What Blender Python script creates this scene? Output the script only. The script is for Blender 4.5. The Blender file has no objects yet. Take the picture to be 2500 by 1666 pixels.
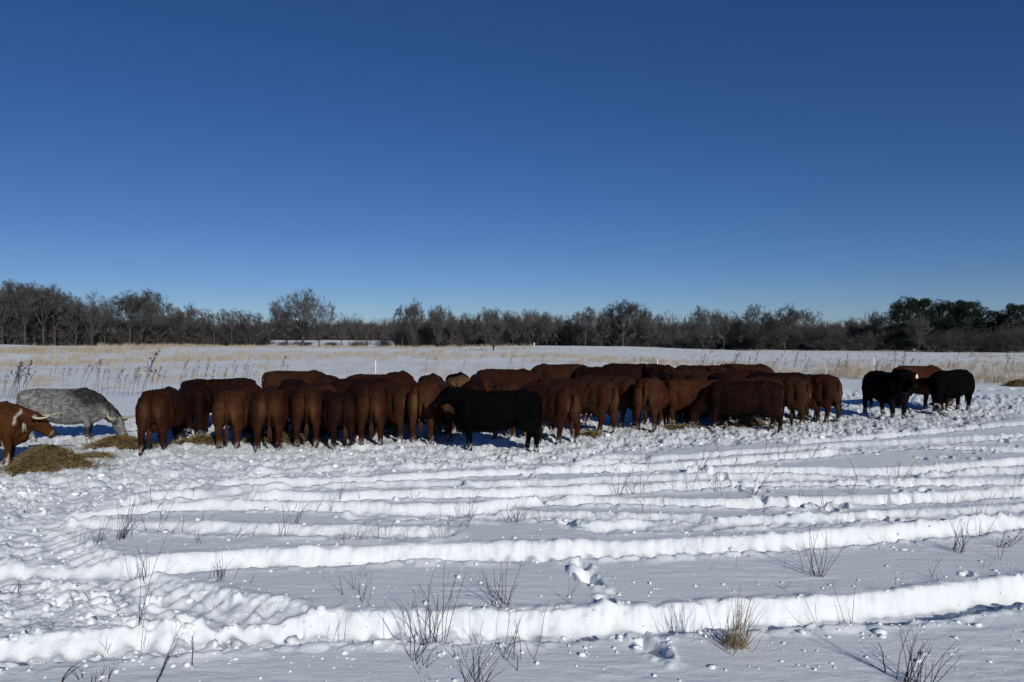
import bpy, bmesh, math, random
import numpy as np
from mathutils import Vector, Matrix, Euler

# ------------------------------------------------------------------ camera, sky, sun, exposure
SC = bpy.context.scene
CAM_H = 2.5
FPX = 1805.0            # focal length in pixels of the 2500 px wide photograph (26 mm equivalent)
V_HOR = 820.0
SUN_EL = math.radians(22.5)
SUN_AZ = math.radians(156.0)      # clockwise from +Y (the view direction): behind the viewer, to the right

cam_d = bpy.data.cameras.new('camera')
cam_d.sensor_width = 36.0
cam_d.lens = 26.0
cam_d.clip_start = 0.05
cam_d.clip_end = 6000
cam = bpy.data.objects.new('camera', cam_d)
SC.collection.objects.link(cam)
cam.location = (0, 0, CAM_H)
cam.rotation_euler = (math.radians(90) - math.atan(13.0 / FPX), 0, 0)
SC.camera = cam

world = bpy.data.worlds.new('World')
SC.world = world
world.use_nodes = True
wn = world.node_tree.nodes
wl = world.node_tree.links
wn.clear()
sky = wn.new('ShaderNodeTexSky')
sky.sky_type = 'NISHITA'
sky.sun_disc = False
sky.sun_elevation = SUN_EL
sky.sun_rotation = SUN_AZ
sky.altitude = 2500
sky.air_density = 0.97
sky.dust_density = 0.0
sky.ozone_density = 2.0
hsv = wn.new('ShaderNodeHueSaturation')
hsv.inputs['Saturation'].default_value = 1.20
gam = wn.new('ShaderNodeGamma')           # deeper, more contrasty blue, the same over the whole sky
gam.inputs['Gamma'].default_value = 0.97
gain = wn.new('ShaderNodeMix')
gain.data_type = 'RGBA'
gain.blend_type = 'MULTIPLY'
gain.inputs[0].default_value = 1.0
gain.inputs[7].default_value = (0.365, 0.44, 0.615, 1)
bg = wn.new('ShaderNodeBackground')
bg.inputs['Strength'].default_value = 0.10
wo = wn.new('ShaderNodeOutputWorld')
wl.new(sky.outputs[0], hsv.inputs['Color'])
wl.new(hsv.outputs[0], gam.inputs['Color'])
wl.new(gam.outputs[0], gain.inputs[6])
wl.new(gain.outputs[2], bg.inputs['Color'])
wl.new(bg.outputs[0], wo.inputs['Surface'])

sun_d = bpy.data.lights.new('sun', 'SUN')
sun_d.energy = 3.35
sun_d.angle = math.radians(0.53)
sun_d.color = (1.0, 0.965, 0.895)
sun = bpy.data.objects.new('sun', sun_d)
SC.collection.objects.link(sun)
SUN_DIR = Vector((math.sin(SUN_AZ) * math.cos(SUN_EL), math.cos(SUN_AZ) * math.cos(SUN_EL), math.sin(SUN_EL)))
sun.rotation_euler = (-SUN_DIR).to_track_quat('-Z', 'Y').to_euler()
sun.location = SUN_DIR * 50

vs = SC.view_settings
vs.view_transform = 'Standard'
vs.look = 'None'
vs.gamma = 1.0
vs.exposure = 0.0
vs.use_curve_mapping = False
try:
    SC.cycles.max_bounces = 5
    SC.cycles.diffuse_bounces = 3
    SC.cycles.glossy_bounces = 2
    SC.cycles.transparent_max_bounces = 4
except Exception:
    pass

# ------------------------------------------------------------------ helpers
RNG = np.random.default_rng(7)
rnd = random.Random(11)
COL = SC.collection


def gp(u, v, z=0.0):
    """ground point (x, y) seen at pixel (u, v) of the photograph"""
    d = (CAM_H - z) * FPX / (v - V_HOR)
    return (u - 1250.0) / FPX * d, d


def mesh_from(name, verts, faces):
    me = bpy.data.meshes.new(name)
    verts = np.asarray(verts, dtype=np.float32)
    if isinstance(faces, np.ndarray):
        k = faces.shape[1]
        n = len(faces)
        me.vertices.add(len(verts))
        me.vertices.foreach_set('co', verts.ravel())
        me.loops.add(n * k)
        me.loops.foreach_set('vertex_index', faces.astype(np.int32).ravel())
        me.polygons.add(n)
        me.polygons.foreach_set('loop_start', np.arange(0, n * k, k, dtype=np.int32))
        me.update(calc_edges=True)
    else:
        me.from_pydata([tuple(map(float, p)) for p in verts], [], faces)
        me.update()
    return me


def smooth(me):
    me.polygons.foreach_set('use_smooth', np.ones(len(me.polygons), dtype=bool))
    return me


def obj(name, me, mat=None, parent=None, loc=None, rot=None, scale=None):
    o = bpy.data.objects.new(name, me)
    COL.objects.link(o)
    if mat is not None and me is not None and len(me.materials) == 0:
        me.materials.append(mat)
    if parent is not None:
        o.parent = parent
    if loc is not None:
        o.location = loc
    if rot is not None:
        o.rotation_euler = rot
    if scale is not None:
        o.scale = (scale,) * 3 if not hasattr(scale, '__len__') else scale
    return o


def empty(name, loc=(0, 0, 0), rz=0.0, scale=1.0):
    o = bpy.data.objects.new(name, None)
    COL.objects.link(o)
    o.empty_display_size = 0.2
    o.location = loc
    o.rotation_euler = (0, 0, rz)
    o.scale = (scale,) * 3 if not hasattr(scale, '__len__') else scale
    return o


def tag(o, label=None, cat=None, group=None, kind=None):
    if label:
        o['label'] = label
    if cat:
        o['category'] = cat
    if group:
        o['group'] = group
    if kind:
        o['kind'] = kind
    return o


class NT:
    """small wrapper to build a material's node tree"""
    def __init__(self, name):
        self.m = bpy.data.materials.new(name)
        self.m.use_nodes = True
        self.n = self.m.node_tree.nodes
        self.l = self.m.node_tree.links
        self.b = self.n['Principled BSDF']

    def new(self, t, **kw):
        x = self.n.new(t)
        for k, v in kw.items():
            setattr(x, k, v)
        return x

    def link(self, a, b):
        self.l.new(a, b)

    def val(self, sock, v):
        self.b.inputs[sock].default_value = v

    def noise(self, scale, detail=3, rough=0.55, vec=None, dist=0.0):
        x = self.new('ShaderNodeTexNoise')
        x.inputs['Scale'].default_value = scale
        x.inputs['Detail'].default_value = detail
        x.inputs['Roughness'].default_value = rough
        x.inputs['Distortion'].default_value = dist
        if vec is not None:
            self.link(vec, x.inputs['Vector'])
        return x

    def ramp(self, fac, stops):
        r = self.new('ShaderNodeValToRGB')
        el = r.color_ramp.elements
        while len(el) < len(stops):
            el.new(0.5)
        for e, (p, c) in zip(el, stops):
            e.position = p
            e.color = (*c, 1) if len(c) == 3 else c
        self.link(fac, r.inputs['Fac'])
        return r

    def mix(self, fac, a, b):
        x = self.new('ShaderNodeMix', data_type='RGBA')
        for s, v in ((0, fac), (6, a), (7, b)):
            if hasattr(v, 'links'):
                self.link(v, x.inputs[s])
            elif s == 0:
                x.inputs[0].default_value = v
            else:
                x.inputs[s].default_value = (*v, 1)
        return x.outputs[2]

    def bump(self, height, strength=0.3, dist=0.02):
        x = self.new('ShaderNodeBump')
        x.inputs['Strength'].default_value = strength
        x.inputs['Distance'].default_value = dist
        self.link(height, x.inputs['Height'])
        self.link(x.outputs[0], self.b.inputs['Normal'])
        return x


def mapped(t, coord='Object', scale=(1, 1, 1)):
    tc = t.new('ShaderNodeTexCoord')
    mp = t.new('ShaderNodeMapping')
    mp.inputs['Scale'].default_value = scale
    t.link(tc.outputs[coord], mp.inputs['Vector'])
    return mp.outputs[0]


# ---- numpy noise
def _hash(ix, iy, seed):
    h = (ix.astype(np.int64) * 374761393 + iy.astype(np.int64) * 668265263 + seed * 1442695041) & 0xFFFFFFFF
    h = ((h ^ (h >> 13)) * 1274126177) & 0xFFFFFFFF
    h = (h ^ (h >> 16)) & 0xFFFFFFFF
    return h.astype(np.float64) / 4294967295.0


def perlin(x, y, seed=0):
    ix = np.floor(x)
    iy = np.floor(y)
    fx = x - ix
    fy = y - iy
    ux = fx * fx * fx * (fx * (fx * 6 - 15) + 10)
    uy = fy * fy * fy * (fy * (fy * 6 - 15) + 10)

    def g(ax, ay):
        a = _hash(ix + ax, iy + ay, seed) * 2 * np.pi
        return np.cos(a) * (fx - ax) + np.sin(a) * (fy - ay)
    a = g(0, 0) * (1 - ux) + g(1, 0) * ux
    b = g(0, 1) * (1 - ux) + g(1, 1) * ux
    return (a * (1 - uy) + b * uy) * 1.5


def fbm(x, y, seed=0, oct=4, gain=0.5):
    s = 0
    a = 1.0
    for i in range(oct):
        s = s + a * perlin(x, y, seed + i * 17)
        x = x * 2.03 + 11.3
        y = y * 2.03 - 7.1
        a *= gain
    return s


def lumps(x, y, seed=0):
    """rounded clods: hemisphere height of the nearest jittered cell point"""
    ix = np.floor(x)
    iy = np.floor(y)
    best = np.zeros_like(x)
    for ax in (-1, 0, 1):
        for ay in (-1, 0, 1):
            cx = ix + ax
            cy = iy + ay
            px = cx + _hash(cx, cy, seed)
            py = cy + _hash(cx, cy, seed + 5)
            r = 0.25 + 0.55 * _hash(cx, cy, seed + 9)
            d2 = ((x - px) ** 2 + (y - py) ** 2) / (r * r)
            best = np.maximum(best, r * np.sqrt(np.clip(1 - d2, 0, 1)))
    return best


def seg_dist(px, py, poly, want_s=False):
    """distance to a polyline, its signed side and the arc length of the foot"""
    best = np.full(px.shape, 1e9)
    side = np.zeros(px.shape)
    arc = np.zeros(px.shape)
    s0 = 0.0
    for (ax, ay), (bx, by) in zip(poly[:-1], poly[1:]):
        dx, dy = bx - ax, by - ay
        L2 = dx * dx + dy * dy
        L = math.sqrt(L2)
        t = np.clip(((px - ax) * dx + (py - ay) * dy) / L2, 0, 1)
        qx = px - (ax + t * dx)
        qy = py - (ay + t * dy)
        d = np.sqrt(qx * qx + qy * qy)
        m = d < best
        best = np.where(m, d, best)
        side = np.where(m, np.sign(dx * qy - dy * qx), side)
        arc = np.where(m, s0 + t * L, arc)
        s0 += L
    return best, side, arc


def in_poly(px, py, poly):
    inside = np.zeros(px.shape, dtype=bool)
    n = len(poly)
    for i in range(n):
        ax, ay = poly[i]
        bx, by = poly[(i + 1) % n]
        c = ((ay > py) != (by > py))
        xs = (bx - ax) * (py - ay) / ((by - ay) if by != ay else 1e-9) + ax
        inside ^= c & (px < xs)
    return inside


def soft_poly(px, py, poly, soft):
    d, _, _ = seg_dist(px, py, poly + poly[:1])
    s = np.where(in_poly(px, py, poly), d, -d)
    return np.clip(s / soft * 0.5 + 0.5, 0, 1)


def spline(pts, n=8):
    """Catmull-Rom through 2D points"""
    P = [np.array(p, float) for p in pts]
    P = [2 * P[0] - P[1]] + P + [2 * P[-1] - P[-2]]
    out = []
    for i in range(1, len(P) - 2):
        for k in range(n):
            t = k / n
            a, b, c, d = P[i - 1], P[i], P[i + 1], P[i + 2]
            out.append(0.5 * ((2 * b) + (c - a) * t + (2 * a - 5 * b + 4 * c - d) * t * t + (3 * b - a - 3 * c + d) * t ** 3))
    out.append(P[-2])
    return [tuple(p) for p in out]


def pix_line(pts, n=6):
    return spline([gp(u, v) for u, v in pts], n)


# ---- materials
def mat_snow():
    t = NT('snow')
    ob = mapped(t)
    n1 = t.noise(1.3, 4, 0.6, ob)
    col = t.ramp(n1.outputs[0], [(0.3, (0.79, 0.835, 0.85)), (0.7, (0.85, 0.88, 0.885))]).outputs[0]
    at = t.new('ShaderNodeAttribute', attribute_name='dirt')
    n2 = t.noise(9.0, 5, 0.65, ob)
    mul = t.new('ShaderNodeMath', operation='MULTIPLY')
    t.link(at.outputs['Fac'], mul.inputs[0])
    r2 = t.ramp(n2.outputs[0], [(0.38, (0, 0, 0)), (0.66, (1, 1, 1))])
    t.link(r2.outputs[0], mul.inputs[1])
    col = t.mix(mul.outputs[0], col, (0.22, 0.17, 0.085))
    t.link(col, t.b.inputs['Base Color'])
    t.val('Roughness', 0.75)
    t.val('Specular IOR Level', 0.12)
    n3 = t.noise(30.0, 6, 0.72, ob)
    n4 = t.noise(7.0, 3, 0.6, mapped(t, scale=(0.45, 1.5, 1)))
    add = t.new('ShaderNodeMath', operation='MULTIPLY_ADD')
    t.link(n4.outputs[0], add.inputs[0])
    add.inputs[1].default_value = 1.6
    t.link(n3.outputs[0], add.inputs[2])
    t.bump(add.outputs[0], 0.5, 0.010)
    return t.m


def mat_simple(name, c1, c2, scale=8.0, rough=0.85, bump=0.0, spec=0.2, detail=4):
    t = NT(name)
    ob = mapped(t)
    n = t.noise(scale, detail, 0.6, ob)
    r = t.ramp(n.outputs[0], [(0.32, c1), (0.68, c2)])
    t.link(r.outputs[0], t.b.inputs['Base Color'])
    t.val('Roughness', rough)
    t.val('Specular IOR Level', spec)
    if bump:
        n2 = t.noise(scale * 5, 4, 0.6, ob)
        t.bump(n2.outputs[0], bump, 0.02)
    return t.m


M_SNOW = mat_snow()
M_BARK = mat_simple('bark', (0.036, 0.034, 0.033), (0.084, 0.079, 0.076), 1.5)
M_BARK_PALE = mat_simple('pale_bark', (0.045, 0.040, 0.036), (0.09, 0.080, 0.072), 1.2)
M_TWIG = mat_simple('twig', (0.046, 0.044, 0.043), (0.104, 0.098, 0.095), 0.8)
M_BRUSH = mat_simple('brush', (0.042, 0.038, 0.036), (0.100, 0.089, 0.083), 0.35)
M_LEAFY = mat_simple('dead_leaf', (0.06, 0.035, 0.018), (0.12, 0.07, 0.03), 2.0)
M_PINE = mat_simple('pine_needles', (0.006, 0.013, 0.008), (0.022, 0.038, 0.018), 0.6)
M_GRASS = mat_simple('dry_grass', (0.27, 0.215, 0.15), (0.48, 0.405, 0.30), 0.5)
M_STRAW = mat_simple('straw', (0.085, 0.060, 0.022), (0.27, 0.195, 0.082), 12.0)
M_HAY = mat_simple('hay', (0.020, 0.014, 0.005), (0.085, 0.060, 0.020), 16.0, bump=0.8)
M_WEED = mat_simple('weed_stem', (0.045, 0.034, 0.034), (0.11, 0.085, 0.078), 9.0)
M_STEM = mat_simple('dark_stem', (0.018, 0.014, 0.013), (0.06, 0.045, 0.038), 14.0)
M_TAN = mat_simple('tan_stem', (0.13, 0.085, 0.045), (0.30, 0.22, 0.13), 14.0)
M_WHITE = mat_simple('white_plastic', (0.75, 0.76, 0.78), (0.82, 0.82, 0.83), 4.0, rough=0.5)
M_WIRE = mat_simple('wire', (0.10, 0.10, 0.11), (0.16, 0.16, 0.17), 4.0, rough=0.4)
M_POST = mat_simple('weathered_wood', (0.08, 0.07, 0.06), (0.16, 0.14, 0.12), 6.0)
M_EYE = mat_simple('eye', (0.004, 0.003, 0.003), (0.008, 0.006, 0.005), 4.0, rough=0.35, spec=0.2)
M_TAG = mat_simple('ear_tag', (0.72, 0.58, 0.34), (0.80, 0.68, 0.45), 6.0, rough=0.5)

# ------------------------------------------------------------------ ground: one snow sheet
# tractor ruts, as polylines on the ground read from the photograph
RUTS = [  # (pixel points, half width, depth, tread)
    ([(-700, 1600), (0, 1588), (320, 1566), (640, 1545), (960, 1535), (1275, 1532), (1700, 1512), (2125, 1490), (2500, 1447), (3000, 1380)], 0.26, 0.185, 1.0),
    ([(-700, 1412), (0, 1398), (320, 1385), (640, 1366), (1060, 1352), (1490, 1347), (1800, 1335), (2125, 1310), (2500, 1276), (3000, 1230)], 0.26, 0.175, 1.0),
    ([(120, 1282), (480, 1293), (900, 1303), (1060, 1304)], 0.17, 0.075, 0.5),
    ([(200, 1262), (520, 1238), (1100, 1246), (1330, 1225), (1800, 1232), (2180, 1222), (2500, 1205), (3000, 1180)], 0.21, 0.12, 0.8),
    ([(380, 1213), (820, 1214), (1280, 1206), (1620, 1192), (1900, 1183), (2500, 1180), (3000, 1160)], 0.21, 0.12, 0.8),
    ([(560, 1180), (900, 1172), (1380, 1150), (1900, 1152), (2200, 1150), (2500, 1128), (3000, 1100)], 0.22, 0.12, 0.6),
    ([(1500, 1150), (1900, 1120), (2200, 1095), (2500, 1100), (3000, 1105)], 0.21, 0.11, 0.5),
    ([(1950, 1080), (2200, 1062), (2500, 1035), (3000, 1010)], 0.22, 0.11, 0.5),
    ([(2050, 1100), (2250, 1085), (2500, 1068), (3000, 1050)], 0.20, 0.09, 0.5),
    # fainter, broken crossings
    ([(600, 1153), (1000, 1142), (1400, 1124), (1560, 1116)], 0.18, 0.07, 0.3),
    ([(880, 1262), (1300, 1263), (1700, 1272)], 0.17, 0.055, 0.6),
    ([(1480, 1292), (1900, 1276), (2300, 1258), (2600, 1240)], 0.17, 0.06, 0.6),
    ([(1180, 1188), (1600, 1171), (2100, 1166), (2600, 1148)], 0.18, 0.07, 0.5),
    ([(1420, 1137), (1900, 1101), (2300, 1076), (2600, 1064)], 0.18, 0.07, 0.3),
    ([(330, 1225), (700, 1192), (1100, 1186)], 0.18, 0.06, 0.5),
    ([(2200, 1020), (2500, 1002), (2800, 985)], 0.25, 0.10, 0.3),
    # the turn on the left
    ([(640, 1508), (520, 1490), (360, 1450), (230, 1400), (120, 1330), (110, 1260), (200, 1195)], 0.28, 0.09, 1.6),
    ([(-100, 1330), (60, 1290), (130, 1240), (330, 1178), (560, 1150)], 0.28, 0.09, 1.6),
    # far tracks on the next field
    ([(1500, 868), (1760, 875), (2000, 880), (2300, 888), (2500, 890)], 0.35, 0.16, 0.0),
    ([(1710, 846), (1800, 851), (1860, 862), (1990, 872), (2200, 876)], 0.35, 0.16, 0.0),
    ([(2000, 872), (1860, 863), (1750, 865), (1760, 870), (1900, 874)], 0.35, 0.16, 0.0),
    ([(2040, 951), (2160, 956), (2300, 952), (2500, 950)], 0.30, 0.16, 0.3),
]
RUT_LINES = [pix_line(r_[0]) for r_ in RUTS]
TRAMPLED = [
    [(-400, 1010), (120, 1030), (350, 1022), (650, 1018), (1000, 1000), (1500, 985), (2000, 965), (2150, 952), (2400, 960), (2500, 965), (2900, 950), (2900, 985), (2500, 1008),
     (2350, 1040), (2200, 1052), (2060, 1068), (1900, 1082), (1700, 1088), (1560, 1098), (1450, 1112), (1300, 1135), (1000, 1150), (760, 1156), (560, 1168), (380, 1200), (300, 1235), (180, 1262), (-400, 1300)],
    [(-500, 1280), (120, 1280), (190, 1330), (300, 1420), (470, 1500), (560, 1530), (300, 1545), (-500, 1580)],
]
TRAMPLED_W = [[gp(u, v) for u, v in p] for p in TRAMPLED]
PITS = []   # (x, y, length, width, heading, depth)
for (u, v, L, W, a, dep) in [(1585, 1580, .55, .20, 1.9, .20), (1440, 1415, .60, .19, 1.9, .20), (1420, 1385, .34, .18, 1.7, .14), (1383, 1277, .50, .22, 1.9, .20), (1318, 1210, .5, .2, 1.8, .18),
                             (1290, 1165, .5, .2, 1.8, .15), (1480, 1470, .3, .15, 1.8, .06)]:
    x, y = gp(u, v)
    PITS.append((x, y, L * 0.8, W * 0.9, a, dep * 0.6))


def trail(pts, step, dep, size=0.15, jit=0.10):
    line = pix_line(pts, 10)
    acc = 0.0
    k = 0
    for (ax, ay), (bx, by) in zip(line[:-1], line[1:]):
        L = math.hypot(bx - ax, by - ay)
        acc += L
        if acc > step:
            acc = 0
            a = math.atan2(by - ay, bx - ax)
            off = (0.14 if k % 2 else -0.14)
            k += 1
            PITS.append((bx - math.sin(a) * off + rnd.uniform(-jit, jit), by + math.cos(a) * off + rnd.uniform(-jit, jit), size * rnd.uniform(1.0, 1.7), size * rnd.uniform(0.8, 1.1), a, dep * rnd.uniform(0.45, 0.85)))


trail([(1620, 1120), (1690, 1140), (1760, 1165), (1840, 1200), (1930, 1225), (2030, 1250), (2150, 1262), (2260, 1268)], 0.30, 0.15, 0.16)
trail([(2280, 1180), (2180, 1215), (2080, 1235), (1960, 1248), (1880, 1240)], 0.32, 0.13, 0.15)
trail([(1480, 1125), (1600, 1140), (1680, 1150), (1770, 1155)], 0.34, 0.12, 0.15)
trail([(2490, 1075), (2380, 1110), (2300, 1120), (2240, 1110)], 0.4, 0.12, 0.15)
trail([(40, 1460), (150, 1450), (300, 1470), (420, 1520)], 0.3, 0.10, 0.17)
trail([(2300, 1450), (2500, 1400)], 0.35, 0.09, 0.1)


def far_terrain(x, y):
    r = np.sqrt(x * x + y * y)
    yc = 165 - 45 * np.clip((x - 10) / 60, 0, 1)
    over = np.clip(y - yc, 0, None)
    z = -1.1 * (1 - np.exp(-over / 45.0)) + 1.4 * np.clip((y - 240) / 90, 0, 1) ** 2
    z = z + 1.15 * np.exp(-(((x + 88) / 34) ** 2 + ((y - 118) / 26) ** 2))
    z = z + 0.35 * fbm(x / 38, y / 38, 3, 2) * np.clip((r - 26) / 40, 0, 1)
    z = z + 0.05 * fbm(x / 7, y / 7, 5, 2) * np.clip((r - 18) / 20, 0, 1)
    return z


def trampled_relief(x, y, r):
    """churned, clodded snow"""
    w1, w2 = perlin(x * 3.1, y * 3.1, 61), perlin(x * 3.1, y * 3.1, 62)
    w3, w4 = perlin(x * 8.5, y * 8.5, 63), perlin(x * 8.5, y * 8.5, 64)
    lx, ly = x + 0.16 * w1 + 0.05 * w3, y + 0.16 * w2 + 0.05 * w4
    sharp = 1 - np.abs(fbm(x * 2.2, y * 2.6, 66, 3, 0.55)) * 1.5
    sharp2 = 1 - np.abs(fbm(lx * 6.5, ly * 7.5, 68, 3, 0.6)) * 1.6
    rough = (-0.11 + 0.012 * sharp2 + 0.040 * sharp + 0.080 * lumps(lx / 0.36, ly / 0.30, 71) * (0.7 + 0.6 * w3) + 0.052 * lumps(lx / 0.15 + 2 * w3, ly / 0.13, 72) + 0.020 * lumps(x / 0.065, y / 0.065, 73)
             + 0.05 * fbm(x / 0.8, y / 0.8, 75, 3) + 0.007 * fbm(x * 14, y * 14, 77, 2))
    hoof = lumps(lx / 0.30 + 9.1, ly / 0.30, 79)
    rough = rough - 0.10 * np.clip(hoof - 0.42, 0, 1) * 1.6
    rough = np.where(r < 11, -0.03, 0) + rough * np.clip((r - 4) / 9, 0.45, 1)
    return rough


def far_relief(x, y, base):
    """distant snow: the field tracks only"""
    h = 0.006 * fbm(x / 1.9, y / 1.9, 21, 2) + base
    rm = np.zeros_like(x)
    for (pts, hw, dep, tread), line in zip(RUTS, RUT_LINES):
        if max(p[1] for p in line) < 60:
            continue
        d, side, s = seg_dist(x, y, line)
        w = np.clip((hw - d) / 0.3 + 0.5, 0, 1)
        h = h - dep * 0.6 * w
        rm = np.maximum(rm, w)
    return h, rm


def ground_height(x, y, parts=False):
    r = np.sqrt(x * x + y * y)
    base = far_terrain(x, y)
    if len(x) > 5000 and (r > 66).any() and (r <= 66).any():      # fine relief only where it can be seen
        out = [np.zeros_like(x) for _ in range(3)]
        m = r <= 66
        res = ground_height(x[m], y[m], True)
        for o_, v_ in zip(out, res):
            o_[m] = v_
        res = far_relief(x[~m], y[~m], base[~m])
        out[0][~m] = res[0]
        out[2][~m] = res[1]
        return tuple(out) if parts else out[0]
    near = np.clip((70 - r) / 20, 0, 1)
    # undisturbed, wind-worked snow
    h = 0.009 * fbm(x / 1.9, y / 1.9, 21, 2) * np.clip((r - 2) / 3, 0.3, 1)
    streak = fbm(x * 0.9 + 0.3 * y, y * 4.2, 33, 4, 0.55)
    mod = np.clip(fbm(x / 2.3, y / 1.4, 41, 2) * 1.4 + 0.45, 0, 1)
    h = h + near * 0.0042 * streak * mod
    h = h + near * 0.0035 * fbm(x * 3.5, y * 9.0, 47, 3) * mod
    # trampled snow
    wx = x + 0.35 * perlin(x * 1.1, y * 1.1, 51) + 0.12 * perlin(x * 4, y * 4, 52)
    wy = y + 0.45 * perlin(x * 1.1, y * 1.1, 53) + 0.12 * perlin(x * 4, y * 4, 54)
    T = np.zeros_like(x)
    for p in TRAMPLED_W:
        T = np.maximum(T, soft_poly(wx, wy, p, 0.35))
    T = T * np.clip((60 - r) / 10, 0, 1)
    mt = T > 0.001
    if mt.any():
        h[mt] = h[mt] * (1 - T[mt]) + trampled_relief(x[mt], y[mt], r[mt]) * T[mt]
    # ruts
    rutm = np.zeros_like(x)
    jag = 0.040 * perlin(x * 2.2, y * 2.2, 81) + 0.014 * perlin(x * 6.0, y * 6.0, 82) + 0.008 * perlin(x * 15, y * 15, 84) + 0.07 * perlin(x * 0.8, y * 0.8, 83)
    edge = np.clip(fbm(x * 5.5, y * 7.5, 180, 4, 0.6) * 0.9, -1, 1)
    crumb = np.clip(lumps(x / 0.16, y / 0.16, 85) - 0.12, 0, 1)
    for (pts, hw, dep, tread), line in zip(RUTS, RUT_LINES):
        ys = [p[1] for p in line]
        xs = [p[0] for p in line]
        sel = (y > min(ys) - 1.2) & (y < max(ys) + 1.2) & (x > min(xs) - 1.2) & (x < max(xs) + 1.2)
        if not sel.any():
            continue
        d, side, s = seg_dist(x[sel], y[sel], line)
        tr_on = np.clip(0.15 + 1.5 * perlin(s * 0.45, side * 2.7 + hw * 50 + dep * 90, 86), 0, 1)
        tr_on = np.ones_like(tr_on) if tread > 1.5 else tr_on
        lug = ((s / 0.23 + side * d * 1.9 + 0.35 * perlin(s * 2.1, side * 5.1, 80)) % 1.0)
        lug = np.clip(np.minimum(lug, 1 - lug) * 3.2 - 0.35, 0, 1) * tr_on
        # the lugs bite scallops into both walls and leave bars on the floor
        dj = d + jag[sel] - tread * 0.040 * lug * np.clip((d - hw * 0.55) / 0.1, 0, 1)
        wall = np.clip((hw - dj) / 0.17 + 0.5, 0, 1)
        # broken upper lip: bites and slumped bits along the edge only
        lip = np.exp(-((wall - 0.22) / 0.16) ** 2) * np.clip(wall * 12, 0, 1)
        wall = wall * wall * (3 - 2 * wall)
        floor = -dep * (1 + 0.12 * perlin(s * 1.7, d * 0 + hw * 31, 87)) + tread * (0.032 if tread > 1.5 else 0.045) * lug * np.clip(dj / 0.08, 0, 1) + 0.03 * crumb[sel] + 0.02 * fbm(x[sel] * 4, y[sel] * 4, 88, 2)
        rim = 0.026 * np.exp(-((dj - hw - 0.11) / 0.10) ** 2) * np.clip(0.35 + 0.9 * perlin(s * 1.6, side * 3.0 + hw * 7, 89) + 2.2 * crumb[sel] * (0.6 + 0.8 * jag[sel] / 0.05), 0, 1.6)
        hh = h[sel]
        hh = np.where(wall > 0, hh * (1 - wall) + np.minimum(hh, floor) * wall, hh) + rim * (1 - wall) + 0.034 * edge[sel] * lip
        h[sel] = hh
        rutm[sel] = np.maximum(rutm[sel], wall)
    # single pits and hoof trails
    for (cx, cy, L, W, a, dep) in PITS:
        sel = (np.abs(x - cx) < L + 0.5) & (np.abs(y - cy) < L + 0.5)
        if not sel.any():
            continue
        ca, sa = math.cos(a), math.sin(a)
        lx2 = (x[sel] - cx) * ca + (y[sel] - cy) * sa
        ly2 = -(x[sel] - cx) * sa + (y[sel] - cy) * ca
        q = np.sqrt((lx2 / (L * 0.5)) ** 2 + (ly2 / (W * 0.5)) ** 2) + 0.35 * perlin(x[sel] * 9, y[sel] * 9, 91)
        pit = np.clip((1.15 - q) / 0.5, 0, 1)
        pit = pit * pit * (3 - 2 * pit)
        rim = 0.020 * np.exp(-((q - 1.45) / 0.35) ** 2) * (0.5 + crumb[sel] * 2.2)
        h[sel] = np.maximum(h[sel] - dep * pit, np.minimum(h[sel], -0.24)) + rim * (h[sel] < 0.05)
    h = np.where(r < 60, h, 0.5 * h) + base
    if parts:
        return h, T, rutm
    return h


def build_ground():
    v = np.linspace(1790, 897, 540)
    rad = np.concatenate([[0.25, 0.9, 1.7, 2.6, 3.4, 4.1], CAM_H * FPX / (v - V_HOR), np.geomspace(60, 330, 120)[1:], np.geomspace(330, 3000, 24)[1:]])
    fine = np.radians(np.linspace(-40.5, 40.5, 1010))
    coarse = np.radians(np.linspace(40.5, 319.5, 60)[1:-1])
    ang = np.concatenate([fine, coarse])
    R, A = np.meshgrid(rad, ang, indexing='ij')
    x = R * np.sin(A)
    y = R * np.cos(A)
    z, T, rut = ground_height(x.ravel(), y.ravel(), True)
    xx, yy = x.ravel(), y.ravel()
    verts = np.stack([xx, yy, z], 1)
    nr, na = R.shape
    i = np.arange(nr - 1)[:, None] * na
    j = np.arange(na)[None, :]
    jn = (j + 1) % na
    f = np.stack([i + j, i + jn, i + na + jn, i + na + j], -1).reshape(-1, 4)[:, ::-1]
    me = mesh_from('snow_ground', verts, f)
    smooth(me)
    # hay dust and dung trodden into the snow round the feeding line
    feed = pix_line([(-200, 1150), (120, 1115), (300, 1080), (520, 1075), (1000, 1066), (1500, 1052), (1900, 1032), (2300, 1008)])
    d, _, _ = seg_dist(xx, yy, feed)
    dirt = np.clip(1 - d / 2.6, 0, 1) ** 1.3 * T * 0.85 * np.clip(0.5 + 0.9 * perlin(xx / 1.4, yy / 1.4, 95), 0, 1)
    at = me.attributes.new('dirt', 'FLOAT', 'POINT')
    at.data.foreach_set('value', dirt.astype(np.float32))
    o = obj('snow_ground', me, M_SNOW)
    tag(o, kind='structure')
    return o


build_ground()


def gz(x, y):
    return float(ground_height(np.array([x], float), np.array([y], float))[0])


def gz_many(x, y):
    return ground_height(np.asarray(x, float), np.asarray(y, float), True)


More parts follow.
